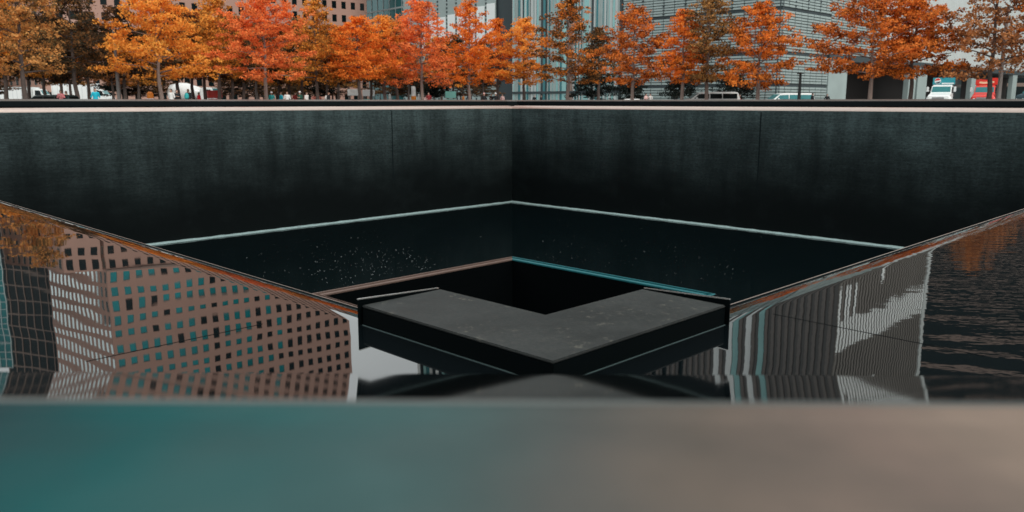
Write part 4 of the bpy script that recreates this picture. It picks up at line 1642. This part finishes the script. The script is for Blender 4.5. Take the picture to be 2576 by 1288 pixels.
def person_meshes(pose):
    # metres, 1.75 tall, facing -y
    if pose == 'walk':
        hipL, knL, anL = (.09, 0, .92), (.10, -.17, .50), (.10, -.20, .09)
        hipR, knR, anR = (-.09, 0, .92), (-.10, .05, .48), (-.10, .32, .13)
        elL, wrL = (.25, .10, 1.14), (.26, -.02, .90)
        elR, wrR = (-.25, -.06, 1.14), (-.25, -.22, .95)
    elif pose == 'hold':
        hipL, knL, anL = (.09, 0, .92), (.11, -.02, .49), (.11, .0, .08)
        hipR, knR, anR = (-.09, 0, .92), (-.12, -.01, .49), (-.13, .02, .08)
        elL, wrL = (.25, .0, 1.14), (.10, -.24, 1.20)
        elR, wrR = (-.25, .0, 1.14), (-.10, -.24, 1.22)
    else:
        hipL, knL, anL = (.09, 0, .92), (.10, -.02, .49), (.11, .0, .08)
        hipR, knR, anR = (-.09, 0, .92), (-.10, -.03, .49), (-.10, -.03, .08)
        elL, wrL = (.26, .03, 1.14), (.25, -.05, .88)
        elR, wrR = (-.26, .03, 1.14), (-.26, -.04, .88)
    shL, shR = (.18, .0, 1.42), (-.18, .0, 1.42)

    def hand(mb, el, wr, s):
        el, wr = Vector(el), Vector(wr)
        d = (wr - el).normalized()
        side = Vector((0, 1, 0)).cross(d).normalized() if abs(d.y) < .9 else Vector((1, 0, 0))
        fwd = d.cross(side).normalized()
        pm = wr + d * .09
        mb.tube([wr, wr + d * .05, pm], [.024, .036, .034], 8)
        for k, (ln, off) in enumerate(((.072, -.027), (.082, -.009), (.076, .009), (.058, .026))):
            b = pm + fwd * off
            mb.tube([b - d * .01, b + d * ln * .5, b + d * ln - side * s * .022], [.0105, .0100, .0085], 6)
        tb = wr + d * .03 - fwd * .03
        mb.tube([tb, tb + d * .035 - fwd * .025, tb + d * .07 - fwd * .028], [.014, .012, .009], 6)
    b = MB()
    b.tube([(0, 0, .86), (0, 0, 1.0), (0, .01, 1.15), (0, .01, 1.3), (0, .01, 1.42), (0, .01, 1.48)], [.12, .135, .12, .135, .12, .06], 14)
    b.tube([(0, .012, 1.44), (0, -.005, 1.55)], [.056, .05], 10)
    b.ball((0, -.01, 1.64), (.073, .092, .112), 14, 10)
    b.ball((0, -.065, 1.575), (.045, .035, .03), 10, 6)
    b.ball((0, -.103, 1.628), (.013, .02, .022), 8, 6)
    for s in (-1, 1):
        b.ball((s * .074, .0, 1.635), (.012, .022, .032), 8, 6)
        b.ball((s * .03, -.092, 1.655), (.014, .01, .009), 8, 6)
    for sh, el, wr, s in ((shL, elL, wrL, 1), (shR, elR, wrR, -1)):
        b.tube([(s * .06, 0, 1.43), sh, el, wr], [.06, .056, .042, .027], 10)
        hand(b, el, wr, s)
    for hip, kn, an in ((hipL, knL, anL), (hipR, knR, anR)):
        b.tube([hip, ((hip[0] + kn[0]) / 2, (hip[1] + kn[1]) / 2, (hip[2] + kn[2]) / 2), kn, an], [.088, .075, .054, .036], 10)
        b.tube([(an[0], an[1] + .04, an[2] - .03), (an[0], an[1] - .08, an[2] - .045), (an[0], an[1] - .15, an[2] - .05)], [.04, .036, .024], 8)
    jk = MB()
    jk.tube([(0, 0, .80), (0, 0, .95), (0, .01, 1.1), (0, .01, 1.28), (0, .01, 1.42), (0, .01, 1.485)], [.165, .165, .15, .165, .150, .085], 16)
    tr = MB()
    tr.tube([(0, 0, .80), (0, 0, .98)], [.14, .15], 14)
    sh_ = MB()
    for sh, el, wr, s in ((shL, elL, wrL, 1), (shR, elR, wrR, -1)):
        w2 = Vector(el).lerp(Vector(wr), .93)
        jk.tube([(s * .06, 0, 1.42), sh, el, w2], [.085, .078, .062, .046], 12)
    for hip, kn, an in ((hipL, knL, anL), (hipR, knR, anR)):
        a2 = Vector(kn).lerp(Vector(an), .9)
        tr.tube([hip, kn, a2], [.108, .078, .066], 12)
        sh_.tube([(an[0], an[1] + .06, an[2] - .035), (an[0], an[1] - .06, an[2] - .035), (an[0], an[1] - .17, an[2] - .05)], [.05, .048, .036], 10)
    hr = MB()
    hr.ball((0, .012, 1.672), (.088, .098, .100), 14, 10)
    hr.ball((0, .055, 1.60), (.075, .055, .10), 12, 8)
    ht = MB()
    ht.lathe([(.15, 1.70), (.15, 1.712), (.096, 1.725), (.09, 1.80), (.05, 1.83), (.01, 1.835)], 'z', 18)
    return dict(body=remeshed(b, .011, M['skin'], 'person'), jacket=remeshed(jk, .022, CLOTH['grey'], 'jacket'), trousers=remeshed(tr, .022, M['jean'], 'trousers'),
                shoes=remeshed(sh_, .016, M['shoe'], 'shoes'), hair=hr.mesh('hair', M['hair_dark'], smooth=True), hat=ht.mesh('hat', M['hat_white'], smooth=True))


POSES = {k: person_meshes(k) for k in ('stand', 'walk', 'hold')}


def slot(o, m):
    o.material_slots[0].link = 'OBJECT'
    o.material_slots[0].material = m


def person(px, yhead, pose, top, legs, label, head='hair_dark', turn=0, pack=None, D=None, coat=False):
    D0 = D or edge_D(px) + 3.6
    h = hz(yhead, D0) - ZP
    if h < 1.55:
        h = 1.62
        D0 = D or min(D0 + 30, (h + ZP) / max(.004, (256 - yhead) / FPX))
    h = min(h, 1.88)
    ms = POSES[pose]
    root = put('person', ms['body'], None, at(px, D0, ZP + .004), R(turn))
    tag(root, label, 'person', 'people on the plaza')
    s = h / 1.76
    root.scale = (s * 1.1, s * 1.1, s)
    slot(put('jacket', ms['jacket'], root), CLOTH[top])
    slot(put('trousers', ms['trousers'], root), M[legs] if legs in M else CLOTH[legs])
    put('shoes', ms['shoes'], root)
    if head.startswith('hat'):
        put('hair', ms['hair'], root)
        slot(put('hat', ms['hat'], root), M[head])
    else:
        slot(put('hair', ms['hair'], root), M[head])
    if coat:
        mb = MB().lathe([(.24, .45), (.21, .75), (.185, 1.0), (.17, 1.2)], 'z', 18)
        slot(put('coat_skirt', mb.mesh('coat_skirt', CLOTH[top], smooth=True), root), CLOTH[top])
    if pack:
        mb = MB()
        mb.ball((0, .25, 1.2), (.17, .12, .25), 14, 10)
        mb.ball((0, .33, 1.1), (.12, .06, .11), 12, 8)
        bp = put('backpack', mb.mesh('backpack', CLOTH[pack], smooth=True), None)
        bp.parent = None
        bp.location = root.location
        bp.rotation_euler = root.rotation_euler
        bp.scale = root.scale
        tag(bp, '%s backpack on the back of a %s' % (pack, label.split(' before')[0].split(' in front')[0].split(' left')[0]), 'backpack')
    return root


PEOPLE = [
    (157, 228, 'hold', 'pink', 'jean', 'person in a pink top in front of the white box truck', 'hair_dark', 20, 'black'),
    (170, 230, 'stand', 'tan', 'trouser', 'person in a tan jacket just behind the pink top', 'hair_brown', -30, None),
    (244, 222, 'stand', 'cyan', 'jean', 'person in a bright cyan jacket at the end of the box truck', 'hair_dark', 40, None),
    (434, 224, 'stand', 'white', 'trouser', 'person in a white jacket right of the golden oak trunk', 'hair_dark', -20, None),
    (448, 226, 'hold', 'black', 'trouser', 'person in a black jacket beside the white jacket', 'hair_dark', 30, None),
    (477, 224, 'stand', 'black', 'trouser', 'person in a wide black coat before the white drum truck', 'hair_brown', 170, 'teal'),
    (503, 233, 'walk', 'red', 'red', 'person in a long red coat before the white drum truck', 'hair_dark', 90, None),
    (685, 233, 'stand', 'teal', 'jean', 'person in a teal top left of the coral oak trunk', 'hat_white', 15, None),
    (709, 233, 'walk', 'cyan', 'jean', 'person in a cyan top right of the coral oak trunk', 'hair_brown', -70, None),
    (724, 231, 'stand', 'white', 'trouser', 'person in a white top right of the cyan top', 'hair_brown', 10, None),
    (744, 234, 'stand', 'darkred', 'trouser', 'person in a dark red top in the shade of the coral oak', 'hair_dark', 40, None),
    (756, 232, 'hold', 'green', 'trouser', 'person in a dark green jacket right of the dark red top', 'hat_white', -15, None),
    (773, 233, 'walk', 'white', 'white', 'person dressed all in white near the dull gold oak', 'hair_brown', 60, None),
    (791, 238, 'stand', 'salmon', 'jean', 'person in a salmon top, left of two in salmon', 'hair_brown', 0, None),
    (804, 239, 'stand', 'salmon', 'trouser', 'person in a salmon top, right of two in salmon', 'hair_dark', 20, None),
    (828, 233, 'walk', 'black', 'jean', 'person in black walking left of the vendor carts', 'hair_brown', 75, 'white'),
    (1070, 240, 'stand', 'blush', 'trouser', 'person in a blush pink top under the slim coral oak', 'hair_brown', 15, None),
    (1079, 233, 'stand', 'darkred', 'trouser', 'person in a dark red jacket behind the blush pink top', 'hair_dark', -10, None),
    (1166, 238, 'walk', 'orange', 'orange', 'person in a bright orange jacket left of the pointed oak trunk', 'hair_brown', 60, None),
    (1181, 236, 'stand', 'navy', 'trouser', 'person in a navy jacket at the pointed oak trunk', 'hair_brown', 0, None),
    (1218, 235, 'stand', 'black', 'trouser', 'person in black with a pink hat left of the far corner', 'hat_pink', 30, None),
    (1236, 237, 'hold', 'black', 'jean', 'person in black between the pink and the white hat', 'hair_brown', -30, None),
    (1247, 235, 'stand', 'black', 'trouser', 'person in black with a white hat near the far corner', 'hat_white', 10, None),
    (1264, 238, 'stand', 'blush', 'jean', 'person in a blush top closest to the far corner', 'hair_brown', 25, None),
    (1344, 242, 'stand', 'black', 'trouser', 'person in black before the teal glass strips, left of two', 'hair_dark', 0, None),
    (1361, 243, 'walk', 'black', 'trouser', 'person in black before the teal glass strips, right of two', 'hair_dark', 90, None),
    (1624, 236, 'hold', 'blush', 'jean', 'person in a pale pink top right of the rust-red oak', 'hair_dark', 40, None),
    (1635, 236, 'stand', 'white', 'jean', 'person in a white top beside the pale pink top', 'hair_dark', -40, None),
    (1797, 236, 'walk', 'black', 'trouser', 'person in black walking past the white minivan', 'hair_dark', 90, None),
    (1860, 243, 'stand', 'salmon', 'jean', 'person in a salmon top right of the white minivan', 'hair_brown', 0, None),
    (2024, 240, 'stand', 'teal', 'jean', 'person in a teal top at the end of the white wagon', 'hair_dark', 20, None),
    (2042, 235, 'walk', 'black', 'trouser', 'person in a long black coat right of the white wagon', 'hair_dark', 70, None),
    (2079, 237, 'stand', 'black', 'trouser', 'person in black before the pale pier of the loading dock', 'hair_dark', -20, None),
]
for px, yh, ps, tp, lg, lab, hd, tn, pk in PEOPLE:
    person(px, yh, ps, tp, lg, lab, hd, tn, pk, coat=('coat' in lab))
